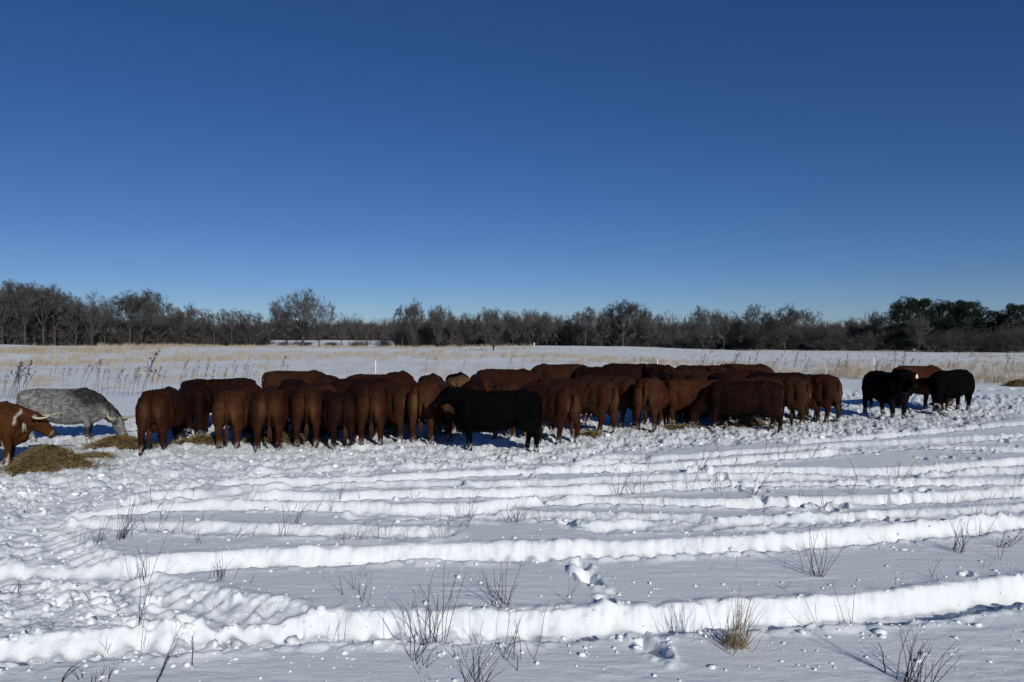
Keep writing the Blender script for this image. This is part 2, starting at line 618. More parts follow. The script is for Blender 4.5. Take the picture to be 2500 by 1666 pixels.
# ---- loose snow clods
def build_clods():
    bm = bmesh.new()
    bmesh.ops.create_icosphere(bm, subdivisions=1, radius=1.0)
    base = np.array([v.co[:] for v in bm.verts])
    faces = np.array([[v.index for v in f.verts] for f in bm.faces])
    bm.free()
    n = 15000
    vv = RNG.uniform(930, 1700, n)
    uu = RNG.uniform(-150, 2650, n)
    d = CAM_H * FPX / (vv - V_HOR)
    x = (uu - 1250) / FPX * d
    y = d
    h, T, rut = gz_many(x, y)
    # keep many on trampled snow, some beside ruts, few on clean snow
    dn = np.full(n, 9.0)
    for (pts, hw, dep, tread), line in zip(RUTS[:18], RUT_LINES):
        dd, _, _ = seg_dist(x, y, line)
        dn = np.minimum(dn, dd - hw)
    keep_p = np.where(T > 0.4, 0.45, np.where(dn < 0.35, 0.27, 0.018 + 0.06 * (dn < 0.8)))
    keep_p = np.where((T > 0.4) & (y < 10.5), 0.16, keep_p)
    keep = RNG.uniform(0, 1, n) < keep_p
    x, y, h, T, dn = x[keep], y[keep], h[keep], T[keep], dn[keep]
    n = len(x)
    size = np.where(T > 0.4, RNG.gamma(2.0, 0.010, n) + 0.008, RNG.gamma(1.4, 0.0065, n) + 0.004)
    size = np.clip(size, 0.006, 0.075)
    size = np.where((dn < 0.35) & (RNG.uniform(0, 1, n) < 0.06), size * 2.0, size)
    V = np.empty((n, len(base), 3))
    for k in range(n):
        s = RNG.uniform(0.55, 1.25, 3) * size[k]
        s[2] *= 0.62
        a = RNG.uniform(0, 6.28)
        p = base * (1 + RNG.uniform(-0.42, 0.30, (len(base), 1))) * s
        c, sn = math.cos(a), math.sin(a)
        V[k, :, 0] = p[:, 0] * c - p[:, 1] * sn + x[k]
        V[k, :, 1] = p[:, 0] * sn + p[:, 1] * c + y[k]
        V[k, :, 2] = p[:, 2] + h[k] + size[k] * 0.18
    F = (faces[None] + (np.arange(n) * len(base))[:, None, None]).reshape(-1, 3)
    me = mesh_from('snow_clods', V.reshape(-1, 3), F)
    o = obj('snow_clods', me, M_SNOW)
    tag(o, 'loose clods and crumbs of snow thrown up along ruts and trampled ground', 'snow clods', kind='stuff')


build_clods()


# ------------------------------------------------------------------ tubes and branches
class Tubes:
    def __init__(self):
        self.v = []
        self.f = []

    def add(self, pts, rads, sides=4, tip=True):
        pts = [Vector(p) for p in pts]
        n = len(pts)
        base = len(self.v)
        ref = Vector((0.31, 0.87, 0.22))
        for i, p in enumerate(pts):
            t = (pts[min(i + 1, n - 1)] - pts[max(i - 1, 0)])
            if t.length < 1e-9:
                t = Vector((0, 0, 1))
            t.normalize()
            a = t.cross(ref)
            if a.length < 1e-3:
                a = t.cross(Vector((1, 0, 0)))
            a.normalize()
            b = t.cross(a)
            for k in range(sides):
                w = 2 * math.pi * k / sides
                self.v.append(p + (a * math.cos(w) + b * math.sin(w)) * rads[i])
        for i in range(n - 1):
            for k in range(sides):
                k2 = (k + 1) % sides
                self.f.append((base + i * sides + k, base + i * sides + k2, base + (i + 1) * sides + k2, base + (i + 1) * sides + k))
        self.f.append(tuple(base + k for k in range(sides))[::-1])
        self.f.append(tuple(base + (n - 1) * sides + k for k in range(sides)))

    def blob(self, c, r, squash=1.0):
        base = len(self.v)
        c = Vector(c)
        for d in ((1, 0, 0), (-1, 0, 0), (0, 1, 0), (0, -1, 0), (0, 0, 1), (0, 0, -1)):
            self.v.append(c + Vector((d[0] * r, d[1] * r, d[2] * r * squash)) * rnd.uniform(0.7, 1.3))
        for f in ((0, 2, 4), (2, 1, 4), (1, 3, 4), (3, 0, 4), (2, 0, 5), (1, 2, 5), (3, 1, 5), (0, 3, 5)):
            self.f.append(tuple(base + i for i in f))

    def tri(self, a, b, c):
        base = len(self.v)
        self.v += [Vector(a), Vector(b), Vector(c)]
        self.f.append((base, base + 1, base + 2))

    def mesh(self, name, sm=True):
        me = bpy.data.meshes.new(name)
        me.from_pydata([tuple(p) for p in self.v], [], self.f)
        me.update()
        if sm:
            smooth(me)
        return me


def turn(d, ang, rng):
    """d tilted by ang about a random perpendicular axis"""
    ax = d.cross(Vector((rng.uniform(-1, 1), rng.uniform(-1, 1), rng.uniform(-1, 1))))
    if ax.length < 1e-4:
        ax = Vector((1, 0, 0))
    ax.normalize()
    return (Matrix.Rotation(ang, 3, ax) @ d).normalized()


def make_tree_mesh(seed, height=15.0, style='oak', twig_r=0.024):
    rng = random.Random(seed)
    trunk, crown = Tubes(), Tubes()
    P = dict(
        oak=dict(th=0.20, nmain=(7, 10), spread=(0.45, 1.25), up=0.045, levels=5, ratio=0.66, kids=(4, 7), wob=0.16),
        tall=dict(th=0.30, nmain=(6, 9), spread=(0.25, 0.75), up=0.09, levels=5, ratio=0.62, kids=(4, 6), wob=0.12),
        vase=dict(th=0.06, nmain=(5, 8), spread=(0.15, 0.60), up=0.11, levels=5, ratio=0.62, kids=(4, 6), wob=0.10),
        sparse=dict(th=0.16, nmain=(5, 7), spread=(0.2, 0.8), up=0.06, levels=5, ratio=0.60, kids=(3, 4), wob=0.2),
        pole=dict(th=0.60, nmain=(10, 14), spread=(0.25, 0.75), up=0.14, levels=4, ratio=0.58, kids=(4, 6), wob=0.14),
    )[style]

    def grow(p, d, L, r, lev):
        nseg = 4 if lev < 3 else 3
        pts, rads = [p.copy()], [r]
        q = p.copy()
        dd = d.copy()
        for i in range(nseg):
            dd = turn(dd, rng.uniform(0, P['wob'] * (1.3 if lev > 1 else 1.0)), rng)
            dd = (dd + Vector((0, 0, P['up'] * (0.6 if lev > 2 else 1.0)))).normalized()
            q = q + dd * (L / nseg)
            pts.append(q.copy())
            rads.append(max(r * (1 - 0.62 * (i + 1) / nseg), twig_r * 0.6))
        (trunk if lev <= 1 else crown).add(pts, rads, 6 if lev <= 1 else (4 if lev == 2 else 3))
        if lev >= P['levels']:
            return
        nk = rng.randint(*P['kids'])
        if lev == P['levels'] - 1:
            nk += 1
        for k in range(nk):
            f = rng.uniform(0.30, 1.0)
            if k == 0:
                f = 1.0
            x = f * nseg
            i = min(int(x), nseg - 1)
            pp = pts[i].lerp(pts[i + 1], x - i)
            seg = (pts[i + 1] - pts[i]).normalized()
            ang = rng.uniform(0.35, 0.95) if k else rng.uniform(0.05, 0.35)
            nd = turn(seg, ang, rng)
            rr = max((rads[i] * (1 - (x - i)) + rads[i + 1] * (x - i)) * rng.uniform(0.5, 0.72), twig_r)
            grow(pp, nd, L * P['ratio'] * rng.uniform(0.7, 1.15) * (1.15 - 0.35 * f), rr, lev + 1)

    r0 = height * 0.017
    th = height * P['th']
    q = Vector((0, 0, -0.4))
    pts, rads = [q], [r0 * 1.35]
    lean = Vector((rng.uniform(-0.06, 0.06), rng.uniform(-0.06, 0.06), 1)).normalized()
    for i in range(4):
        q = q + turn(lean, rng.uniform(0, 0.08), rng) * ((th + 0.4) / 4)
        pts.append(q.copy())
        rads.append(r0 * (1.05 - 0.07 * i))
    trunk.add(pts, rads, 7)
    n = rng.randint(*P['nmain'])
    for k in range(n):
        a = 2 * math.pi * (k + rng.uniform(-0.3, 0.3)) / n
        sp = rng.uniform(*P['spread']) if k else rng.uniform(0, 0.15)
        d = Vector((math.sin(sp) * math.cos(a), math.sin(sp) * math.sin(a), math.cos(sp)))
        st = pts[-1] if k % 3 != 2 or style in ('vase',) else pts[-1].lerp(pts[-2], rng.uniform(0, 0.9))
        if style == 'pole':
            st = pts[-1].lerp(pts[1], rng.uniform(0, 0.8)) if k else pts[-1]
        grow(st, d, height * (0.42 if style != 'pole' else 0.28) * rng.uniform(0.8, 1.1), r0 * rng.uniform(0.42, 0.60), 1)
    # round the crown off softly
    cz, rz_, rxy = {'oak': (0.60, 0.42, 0.50), 'tall': (0.64, 0.38, 0.34), 'vase': (0.60, 0.42, 0.30), 'sparse': (0.6, 0.45, 0.40), 'pole': (0.66, 0.36, 0.22)}[style]
    for T_ in (trunk, crown):
        for p in T_.v:
            if p.z > height * 0.25:
                d_ = Vector((p.x / (rxy * height), p.y / (rxy * height), (p.z - cz * height) / (rz_ * height)))
                q_ = d_.length
                if q_ > 0.8:
                    k_ = (0.8 + (q_ - 0.8) * 0.35) / q_
                    p.x *= k_
                    p.y *= k_
                    p.z = cz * height + (p.z - cz * height) * k_
    mt, mc = trunk.mesh('trunk'), crown.mesh('crown', False)
    top = max(max(v.co.z for v in mc.vertices), max(v.co.z for v in mt.vertices))
    k = height / top
    for m in (mt, mc):
        for v in m.vertices:
            v.co *= k
    return mt, mc


TREES = {}
for nm, sd, st in (('oak1', 1, 'oak'), ('oak2', 2, 'oak'), ('oak3', 3, 'oak'), ('tall1', 4, 'tall'), ('tall2', 5, 'tall'), ('tall3', 16, 'tall'), ('vase1', 6, 'vase'), ('vase2', 7, 'vase'),
                   ('sparse1', 8, 'sparse'), ('sparse2', 9, 'sparse'), ('pole1', 10, 'pole'), ('pole2', 12, 'pole')):
    mt, mc = make_tree_mesh(sd, 15.0, st, 0.020 if nm == 'oak1' else 0.024)
    mt.materials.append(M_BARK)
    mc.materials.append(M_TWIG)
    TREES[nm] = (mt, mc)


def tree(kind, u, vtop, dist, label, group=None, wide=1.0, rz=None, name='bare_tree', bark=None):
    x = (u - 1250) / FPX * dist
    z = float(far_terrain(np.array([x]), np.array([dist]))[0])
    ztop = CAM_H + (V_HOR - vtop) / FPX * dist
    s = (ztop - z) / 15.0
    t = empty(name, (x, dist, z - 0.05), rnd.uniform(0, 6.28) if rz is None else rz, (s * wide, s * wide, s))
    mt, mc = TREES[kind]
    a = obj('trunk', mt, None, t)
    obj('crown', mc, None, t)
    if bark:
        a.material_slots[0].link = 'OBJECT'
        a.material_slots[0].material = bark
    tag(t, label, 'tree', group)
    return t


GW = 'trees of the bare woodland edge'
# (kind, u, v top, distance, width factor, label)
tree_rows = [
    # left wood, on the far left edge
    ('tall1', 6, 679, 182, 1.0, None), ('tall2', 34, 682, 186, 0.9, None), ('tall3', 62, 690, 180, 0.9, None), ('tall1', 84, 688, 187, 0.9, None), ('tall2', 108, 684, 181, 0.95, None), ('tall3', 134, 694, 185, 1.0, None),
    ('oak3', 186, 708, 184, 0.75, 'bare tree standing left of the crooked-topped tree over the left wood'), ('sparse2', 224, 702, 178, 0.9, 'bare tree with a thin crooked top rising above the left wood'), ('oak1', 256, 716, 183, 0.65, 'low bushy bare tree right of the crooked-topped tree in the left wood'),
    ('tall2', 318, 705, 180, 1.1, 'leftmost of the three tall bare trees that rise together over the wood'), ('tall1', 346, 703, 184, 1.15, 'middle of the three tall bare trees that rise together over the wood'), ('oak2', 388, 711, 182, 0.8, 'rightmost and broadest of the three tall bare trees over the left wood'),
    ('oak3', 448, 735, 186, 0.85, 'low spreading thin-twigged bare tree left of the pole thicket'),
    ('pole1', 498, 752, 188, 1.2, 'g1'), ('pole2', 522, 756, 184, 1.2, 'g1'), ('pole1', 546, 752, 190, 1.2, 'g1'), ('pole2', 566, 750, 186, 1.2, 'g1'), ('pole1', 588, 755, 189, 1.2, 'g1'), ('pole2', 610, 757, 185, 1.2, 'g1'), ('pole1', 634, 762, 187, 1.2, 'g1'),
    # the large oak and its neighbours
    ('oak1', 738, 700, 172, 1.12, 'largest bare oak, broad domed crown standing alone before the far clearing'), ('oak2', 700, 742, 176, 1.1, 'smaller bare tree growing into the left side of the largest oak'), ('sparse1', 778, 768, 175, 1.1, 'thin bare tree growing under the right side of the largest oak'),
    ('sparse2', 833, 760, 236, 0.8, 'thin bare tree just right of the largest oak, left of a pair'), ('sparse1', 852, 763, 240, 0.7, 'thin bare tree second right of the largest oak'), ('sparse2', 870, 759, 238, 0.8, 'thin bare tree third right of the largest oak'), ('sparse1', 896, 772, 235, 0.9, 'low thin bare tree last before the gap over the clearing'),
    ('vase1', 1012, 717, 165, 0.75, 'tall narrow bare tree with a plume-shaped crown right of the clearing'), ('tall3', 982, 742, 170, 0.7, 'lower bare tree touching the left of the plume-shaped tree'),
    ('vase2', 1072, 738, 172, 0.75, 'thin upright bare tree right of the plume-shaped tree'), ('tall1', 1100, 758, 178, 0.8, 'low bushy bare tree second right of the plume-shaped tree'),
    # centre wood
    ('oak2', 1146, 761, 182, 0.8, 'g2'), ('oak1', 1186, 745, 180, 0.7, 'g2'), ('oak3', 1214, 747, 184, 0.8, 'g2'), ('oak2', 1252, 755, 181, 0.8, 'g2'), ('oak1', 1284, 749, 179, 0.75, 'g2'), ('oak3', 1312, 752, 183, 0.8, 'g2'), ('oak1', 1335, 757, 180, 0.7, 'g2'),
    ('oak2', 1372, 766, 186, 0.85, 'g2'), ('oak3', 1400, 769, 182, 0.8, 'g2'), ('tall1', 1428, 746, 172, 1.1, 'bare tree with upswept limbs left of the tallest centre tree'), ('oak1', 1468, 747, 178, 0.8, 'g2'), ('oak3', 1490, 750, 182, 0.8, 'g2'),
    ('tall2', 1520, 727, 176, 1.2, 'tallest bare tree of the centre wood, its crown rising above the rest'), ('oak2', 1552, 735, 180, 0.85, 'g2'), ('oak1', 1582, 747, 177, 0.8, 'g2'), ('sparse1', 1620, 750, 150, 0.9, 'left of two thin many-stemmed bare trees standing in the gap'), ('sparse2', 1646, 758, 148, 0.8, 'right of two thin many-stemmed bare trees standing in the gap'),
    # right-hand oaks
    ('oak1', 1716, 741, 140, 0.85, 'broad fan-crowned bare oak, leftmost of the right-hand oaks'), ('oak3', 1766, 750, 146, 0.8, 'bare oak pressed against the right side of the broad fan-crowned oak'), ('oak2', 1792, 768, 150, 0.7, 'low bare oak closing the gap between two pairs of right-hand oaks'),
    ('oak2', 1848, 739, 142, 0.85, 'bare oak with a peaked crown left of the round-crowned oak'), ('oak3', 1916, 738, 138, 0.9, 'round-crowned bare oak with wide fanning limbs on the right'), ('tall3', 1972, 752, 146, 1.1, 'bare tree sloping down from the round-crowned oak on the right'), ('oak1', 2006, 786, 150, 0.7, 'low dark bare tree at the right end of the oaks'),
    ('sparse1', 2052, 776, 150, 0.8, 'faint thin bare tree beside the gap before the pines'), ('oak3', 2088, 768, 136, 0.75, 'small spreading bare tree in the gap before the pines'), ('vase2', 2136, 753, 130, 0.7, 'gaunt upright bare tree nearest the left edge of the pines'),
    ('vase1', 2242, 757, 108, 1.15, 'pale forked bare tree standing in front of the dark pines'),
    # nearer single bushes
    ('vase2', 1204, 772, 122, 1.25, 'lone many-stemmed bare bush standing forward in the grassy field'),
]
ORD = ['first', 'second', 'third', 'fourth', 'fifth', 'sixth', 'seventh', 'eighth', 'ninth', 'tenth', 'eleventh', 'twelfth', 'thirteenth', 'fourteenth']
count = {}
for kind, u, vt, dist, wide, lab in tree_rows:
    grp = None
    if lab is None:
        lab, grp = '%s bare tree from the left in the dense clump at the far left', 'far left clump of bare trees'
    elif lab == 'g1':
        lab, grp = '%s slender pole-like tree from the left in the thicket left of the largest oak', 'pole thicket left of the largest oak'
    elif lab == 'g2':
        lab, grp = '%s oak from the left merged into the continuous centre wood behind the herd', 'oaks of the centre wood'
    if grp:
        count[grp] = count.get(grp, -1) + 1
        lab = lab % ORD[count[grp]]
    tree(kind, u, vt, dist, lab, grp, wide, bark=M_BARK_PALE if 'pale' in lab or 'thin' in lab else None)


# pines
def make_pine_mesh(seed, height=10.0):
    rng = random.Random(seed)
    tr, cr = Tubes(), Tubes()
    tr.add([(0, 0, -0.3), (0.05, 0, height * 0.4), (0, 0.05, height * 0.85)], [0.22, 0.16, 0.05], 7)
    lobes = []
    for k in range(84):
        z = height * rng.uniform(0.08, 0.97)
        rel = z / height
        R = height * 0.33 * (math.sin(min(1.0, rel * 1.25 + 0.15) * math.pi * 0.62) if rel < 0.6 else math.sqrt(max(0.05, 1 - ((rel - 0.55) / 0.47) ** 2)))
        a = rng.uniform(0, 6.283)
        rr = R * math.sqrt(rng.uniform(0.15, 1.0))
        c = Vector((rr * math.cos(a), rr * math.sin(a), z))
        lobes.append((c, rng.uniform(0.6, 1.15)))
        tr.add([(0, 0, max(0.5, z - 0.5)), tuple(c * 0.6 + Vector((0, 0, z * 0.4 - 0.15))), tuple(c)], [0.06, 0.04, 0.02], 4)
    for c, R in lobes:
        for k in range(240):
            d = Vector((rng.gauss(0, 1), rng.gauss(0, 1), rng.gauss(0, 1) * 0.75 + 0.12)).normalized()
            p = c + d * R * (rng.uniform(0.35, 1.0) ** 0.6)
            t = (d + Vector((rng.uniform(-.5, .5), rng.uniform(-.5, .5), rng.uniform(-.1, .7)))).normalized()
            s = t.cross(Vector((rng.uniform(-1, 1), rng.uniform(-1, 1), rng.uniform(-1, 1)))).normalized()
            L = rng.uniform(0.14, 0.28)
            cr.tri(p - s * L * 0.32, p + s * L * 0.32, p + t * L)
    return tr.mesh('trunk'), cr.mesh('crown', False)


PINES = []
for sd in (31, 32, 33):
    a, b = make_pine_mesh(sd)
    a.materials.append(M_BARK)
    b.materials.append(M_PINE)
    PINES.append((a, b))
pine_rows = [(2212, 727, 122, 'dark green pine at the left end of the pine stand, tallest of them'), (2246, 731, 125, 'dark green pine second from the left end of the stand'), (2288, 736, 121, 'dark green pine third from the left end of the stand'),
             (2326, 738, 124, 'dark green pine in the middle of the stand'), (2362, 735, 120, 'dark green pine with the highest top in the right half of the stand'), (2398, 754, 123, 'lower dark pine stepping down right of the stand'),
             (2436, 760, 121, 'lowest dark pine in the dip near the right edge'), (2484, 743, 118, 'rounded dark pine at the right edge of the picture'), (2530, 748, 121, 'dark pine cut off by the right edge of the picture')]
for i, (u, vt, dist, lab) in enumerate(pine_rows):
    x = (u - 1250) / FPX * dist
    z = float(far_terrain(np.array([x]), np.array([dist]))[0])
    s = (CAM_H + (V_HOR - vt) / FPX * dist - z) / 10.2
    t = empty('pine_tree', (x, dist, z), rnd.uniform(0, 6.28), (s * 1.02, s * 1.02, s))
    a, b = PINES[i % 3]
    obj('trunk', a, None, t)
    obj('crown', b, None, t)
    tag(t, lab, 'tree', 'stand of dark pines')


# ---- undergrowth and grass: instanced by geometry nodes on points
def scatter(name, pts, scales, rots, proto_me, mat, label, cat):
    """points carrying scale and rotation attributes; one object, instances of a small mesh"""
    me = bpy.data.meshes.new(name)
    me.vertices.add(len(pts))
    me.vertices.foreach_set('co', np.asarray(pts, np.float32).ravel())
    a = me.attributes.new('psize', 'FLOAT_VECTOR', 'POINT')
    a.data.foreach_set('vector', np.asarray(scales, np.float32).ravel())
    a = me.attributes.new('prot', 'FLOAT_VECTOR', 'POINT')
    a.data.foreach_set('vector', np.asarray(rots, np.float32).ravel())
    o = obj(name, me, mat)
    if len(proto_me.materials) == 0:
        proto_me.materials.append(mat)
    ng = bpy.data.node_groups.new(name + '_nodes', 'GeometryNodeTree')
    ng.interface.new_socket('Geometry', in_out='INPUT', socket_type='NodeSocketGeometry')
    ng.interface.new_socket('Geometry', in_out='OUTPUT', socket_type='NodeSocketGeometry')
    gi = ng.nodes.new('NodeGroupInput')
    go = ng.nodes.new('NodeGroupOutput')
    iop = ng.nodes.new('GeometryNodeInstanceOnPoints')
    oi = ng.nodes.new('GeometryNodeObjectInfo')
    proto = bpy.data.objects.new(name + '_source', proto_me)   # data block only, not linked to the scene
    oi.inputs['Object'].default_value = proto
    n1 = ng.nodes.new('GeometryNodeInputNamedAttribute')
    n1.data_type = 'FLOAT_VECTOR'
    n1.inputs['Name'].default_value = 'psize'
    n2 = ng.nodes.new('GeometryNodeInputNamedAttribute')
    n2.data_type = 'FLOAT_VECTOR'
    n2.inputs['Name'].default_value = 'prot'
    ng.links.new(gi.outputs[0], iop.inputs['Points'])
    ng.links.new(oi.outputs['Geometry'], iop.inputs['Instance'])
    ng.links.new(n1.outputs[0], iop.inputs['Scale'])
    ng.links.new(n2.outputs[0], iop.inputs['Rotation'])
    ng.links.new(iop.outputs[0], go.inputs[0])
    m = o.modifiers.new('scatter', 'NODES')
    m.node_group = ng
    tag(o, label, cat, kind='stuff')
    return o


def make_bush_mesh(seed, n=26, h=5.0, spread=2.2, r=0.035):
    rng = random.Random(seed)
    T = Tubes()

    def grow(p, d, L, rad, lev):
        pts, rads = [p], [rad]
        q, dd = p, d
        for i in range(3):
            dd = turn(dd, rng.uniform(0, 0.25), rng)
            q = q + dd * (L / 3)
            pts.append(q)
            rads.append(rad * (1 - 0.28 * (i + 1)))
        T.add(pts, rads, 3)
        if lev < 2:
            for k in range(5 if lev == 0 else 4):
                f = rng.uniform(0.2, 1.0) * 3
                i = min(int(f), 2)
                grow(pts[i].lerp(pts[i + 1], f - i), turn(dd, rng.uniform(0.3, 1.0), rng), L * rng.uniform(0.35, 0.6), rad * 0.62, lev + 1)
    for k in range(n):
        a = rng.uniform(0, 6.283)
        b = Vector((math.cos(a), math.sin(a), 0)) * spread * 0.6 * math.sqrt(rng.random())
        d = Vector((rng.gauss(0, 0.28), rng.gauss(0, 0.28), 1)).normalized()
        grow(b + Vector((0, 0, -0.2)), d, h * rng.uniform(0.4, 0.85), r * rng.uniform(0.7, 1.3), 0)
    return T.mesh('bush', False)


BUSH = make_bush_mesh(51, n=40, h=5.0, spread=3.0, r=0.075)
BUSH2 = make_bush_mesh(52, n=44, h=5.0, spread=3.2, r=0.050)


def brush_band(name, rows, mat, proto, label, cat, n_per=0.5):
    """rows: (u0, u1, vtop0, vtop1, d0, d1, density)"""
    P, S, R = [], [], []
    for (u0, u1, vt0, vt1, d0, d1, dens) in rows:
        wid = (u1 - u0) / FPX * 0.5 * (d0 + d1)
        n = max(3, int(wid * dens * 1.35))
        for k in range(n):
            f = (k + rnd.random()) / n
            u = u0 + (u1 - u0) * f
            vt = vt0 + (vt1 - vt0) * f + rnd.gauss(4, 9)
            d = rnd.uniform(d0, d1)
            x = (u - 1250) / FPX * d
            z = float(far_terrain(np.array([x]), np.array([d]))[0])
            s = max(0.25, (CAM_H + (V_HOR - vt) / FPX * d - z) / 5.4)
            P.append((x, d, z))
            w = max(s, 0.8) * rnd.uniform(0.8, 1.2)
            S.append((w, w, s))
            R.append((0, 0, rnd.uniform(0, 6.28)))
    return scatter(name, P, S, R, proto, mat, label, cat)


brush_band('undergrowth', [
    (-260, 160, 738, 740, 184, 215, 1.5), (150, 320, 742, 775, 184, 212, 1.4), (310, 480, 772, 784, 184, 208, 1.3), (470, 640, 786, 788, 186, 204, 1.3),
    (640, 975, 826, 830, 176, 205, 0.22), (-260, 640, 800, 812, 196, 206, 0.6),
    (975, 1130, 785, 776, 178, 200, 1.3), (1120, 1420, 786, 790, 184, 204, 1.2),
    (1400, 1640, 796, 798, 180, 202, 1.2), (1630, 1720, 806, 808, 152, 176, 1.0), (1700, 2020, 806, 800, 148, 168, 1.2), (1990, 2200, 797, 800, 140, 156, 1.4), (2000, 2220, 818, 812, 124, 134, 0.8),
    (2260, 2600, 806, 790, 108, 116, 1.5), (2420, 2700, 790, 780, 118, 126, 1.2)],
    M_BRUSH, BUSH2, 'dense dark leafless undergrowth filling the foot of the treeline', 'undergrowth')
brush_band('distant_woods', [(480, 1300, 786, 782, 345, 395, 1.3), (-500, 500, 770, 780, 345, 395, 1.0), (1300, 2900, 786, 790, 345, 395, 0.9)], M_BRUSH, BUSH,
           'far dark wood beyond the clearing, seen as one low band', 'woods')


# dead weeds and grass on the field
def make_tuft(seed, n=24, h=0.70, lean=0.55, w=0.0075, spread=0.55):
    rng = random.Random(seed)
    T = Tubes()
    for k in range(n):
        a = rng.uniform(0, 6.283)
        b = Vector((math.cos(a), math.sin(a), 0)) * spread * math.sqrt(rng.random())
        L = h * rng.uniform(0.5, 1.1)
        dx = L * (lean * rng.uniform(0.3, 1.5))
        dy = L * rng.gauss(0, 0.22)
        mid = b + Vector((dx * 0.35, dy * 0.35, L * 0.6))
        tip = b + Vector((dx, dy, L * rng.uniform(0.85, 1.0)))
        s = Vector((math.cos(a + 1.3), math.sin(a + 1.3), 0)) * w
        i = len(T.v)
        T.v += [b - s, b + s, mid + s * 0.8, mid - s * 0.8, tip]
        T.f += [(i, i + 1, i + 2, i + 3), (i + 3, i + 2, i + 4)]
    return T.mesh('tuft', False)


TUFT = make_tuft(61)
TUFT.materials.append(M_GRASS)


def field_grass():
    P, S, R = [], [], []

    def band(pts_top, pts_bot, n, smin, smax):
        # pixel polylines of the near and far edge of a strip
        u = RNG.uniform(pts_top[0][0], pts_top[-1][0], n)
        vt = np.interp(u, [p[0] for p in pts_top], [p[1] for p in pts_top])
        vb = np.interp(u, [p[0] for p in pts_bot], [p[1] for p in pts_bot])
        v = vt + (vb - vt) * RNG.uniform(0, 1, n)
        y = CAM_H * FPX / (v - V_HOR)
        x = (u - 1250.0) / FPX * y
        ok = perlin(x / 3.5, y / 5.0, 7) >= RNG.uniform(-0.35, 0.35, n)
        x, y = x[ok], y[ok]
        z = far_terrain(x, y)
        for xx, yy, zz in zip(x, y, z):
            s = rnd.uniform(smin, smax)
            P.append((xx, yy, zz - 0.03))
            S.append((s, s, s * rnd.uniform(0.8, 1.2)))
            R.append((0, 0, rnd.gauss(0, 0.35)))
    band([(-150, 864), (300, 860), (520, 852)], [(-150, 874), (300, 867), (520, 854)], 1050, 0.8, 1.2)
    band([(240, 853), (640, 846), (1300, 845)], [(240, 862), (640, 852), (1300, 854)], 1700, 0.8, 1.2)
    band([(-150, 868), (1300, 854)], [(-150, 900), (1300, 880)], 2200, 0.6, 1.0)
    band([(-150, 895), (1300, 878)], [(-150, 960), (1300, 930)], 420, 0.5, 0.9)
    band([(1250, 856), (1500, 868), (1800, 884), (2100, 895), (2600, 902)], [(1250, 880), (1500, 892), (1800, 906), (2100, 925), (2600, 945)], 1700, 0.6, 1.05)
    band([(1300, 852), (1900, 858), (2600, 870)], [(1300, 874), (1900, 886), (2600, 903)], 800, 0.4, 0.7)
    band([(-150, 880), (1300, 866)], [(-150, 950), (1300, 915)], 320, 0.4, 0.8)
    band([(1250, 848), (1900, 850), (2600, 864)], [(1250, 856), (1900, 862), (2600, 884)], 500, 0.5, 0.8)
    scatter('dry_grass', P, S, R, TUFT, M_GRASS, 'tawny dry grass standing through the snow across the far field', 'grass')


field_grass()


# standing dead weeds with seed heads
def make_weed_mesh(seed, h=1.2, lean=0.25, heads=10, r=0.009):
    rng = random.Random(seed)
    T = Tubes()
    n = 7
    pts = []
    for i in range(n):
        f = i / (n - 1)
        pts.append(Vector((lean * h * f ** 1.4 + rng.gauss(0, 0.008), rng.gauss(0, 0.01), h * f)))
    T.add(pts, [r * (1 - 0.6 * i / (n - 1)) for i in range(n)], 4)
    for k in range(heads):
        f = rng.uniform(0.45, 1.0)
        x = f * (n - 1)
        i = min(int(x), n - 2)
        p = pts[i].lerp(pts[i + 1], x - i)
        a = rng.uniform(0, 6.283)
        L = h * rng.uniform(0.08, 0.22) * (1.5 - f)
        q = p + Vector((math.cos(a) * L * 0.5 + lean * L * 0.5, math.sin(a) * L * 0.5, L))
        T.add([p, p.lerp(q, 0.5) + Vector((0, 0, -0.03 * L)), q], [r * 0.55, r * 0.45, r * 0.35], 3)
        for m in range(rng.randint(1, 4)):
            w = q + Vector((rng.gauss(0, 0.02), rng.gauss(0, 0.02), rng.gauss(0, 0.02)))
            T.blob(w, rng.uniform(0.008, 0.020), 1.3)
    for m in range(5):
        T.blob(pts[-1] + Vector((rng.gauss(0, 0.02), rng.gauss(0, 0.02), rng.gauss(-0.03, 0.03))), rng.uniform(0.010, 0.02), 1.5)
    return T.mesh('dead_weed')


WEEDS = [make_weed_mesh(70 + i, 1.2, 0.15 + 0.09 * (i % 4), 6 + 3 * (i % 3)) for i in range(7)]
for w in WEEDS:
    w.materials.append(M_WEED)


def weed(u, v, hpx, label, group, k=None, lean_flip=False, z=0.0):
    x, y = gp(u, v)
    g = float(far_terrain(np.array([x]), np.array([y]))[0])
    s = (hpx / FPX * y) / 1.2
    o = obj('dead_weed', WEEDS[rnd.randrange(len(WEEDS)) if k is None else k], None, None, (x, y, g - 0.03), (0, 0, rnd.gauss(0, 0.5) + (math.pi if lean_flip else 0)), s)
    tag(o, label, 'weed', group)


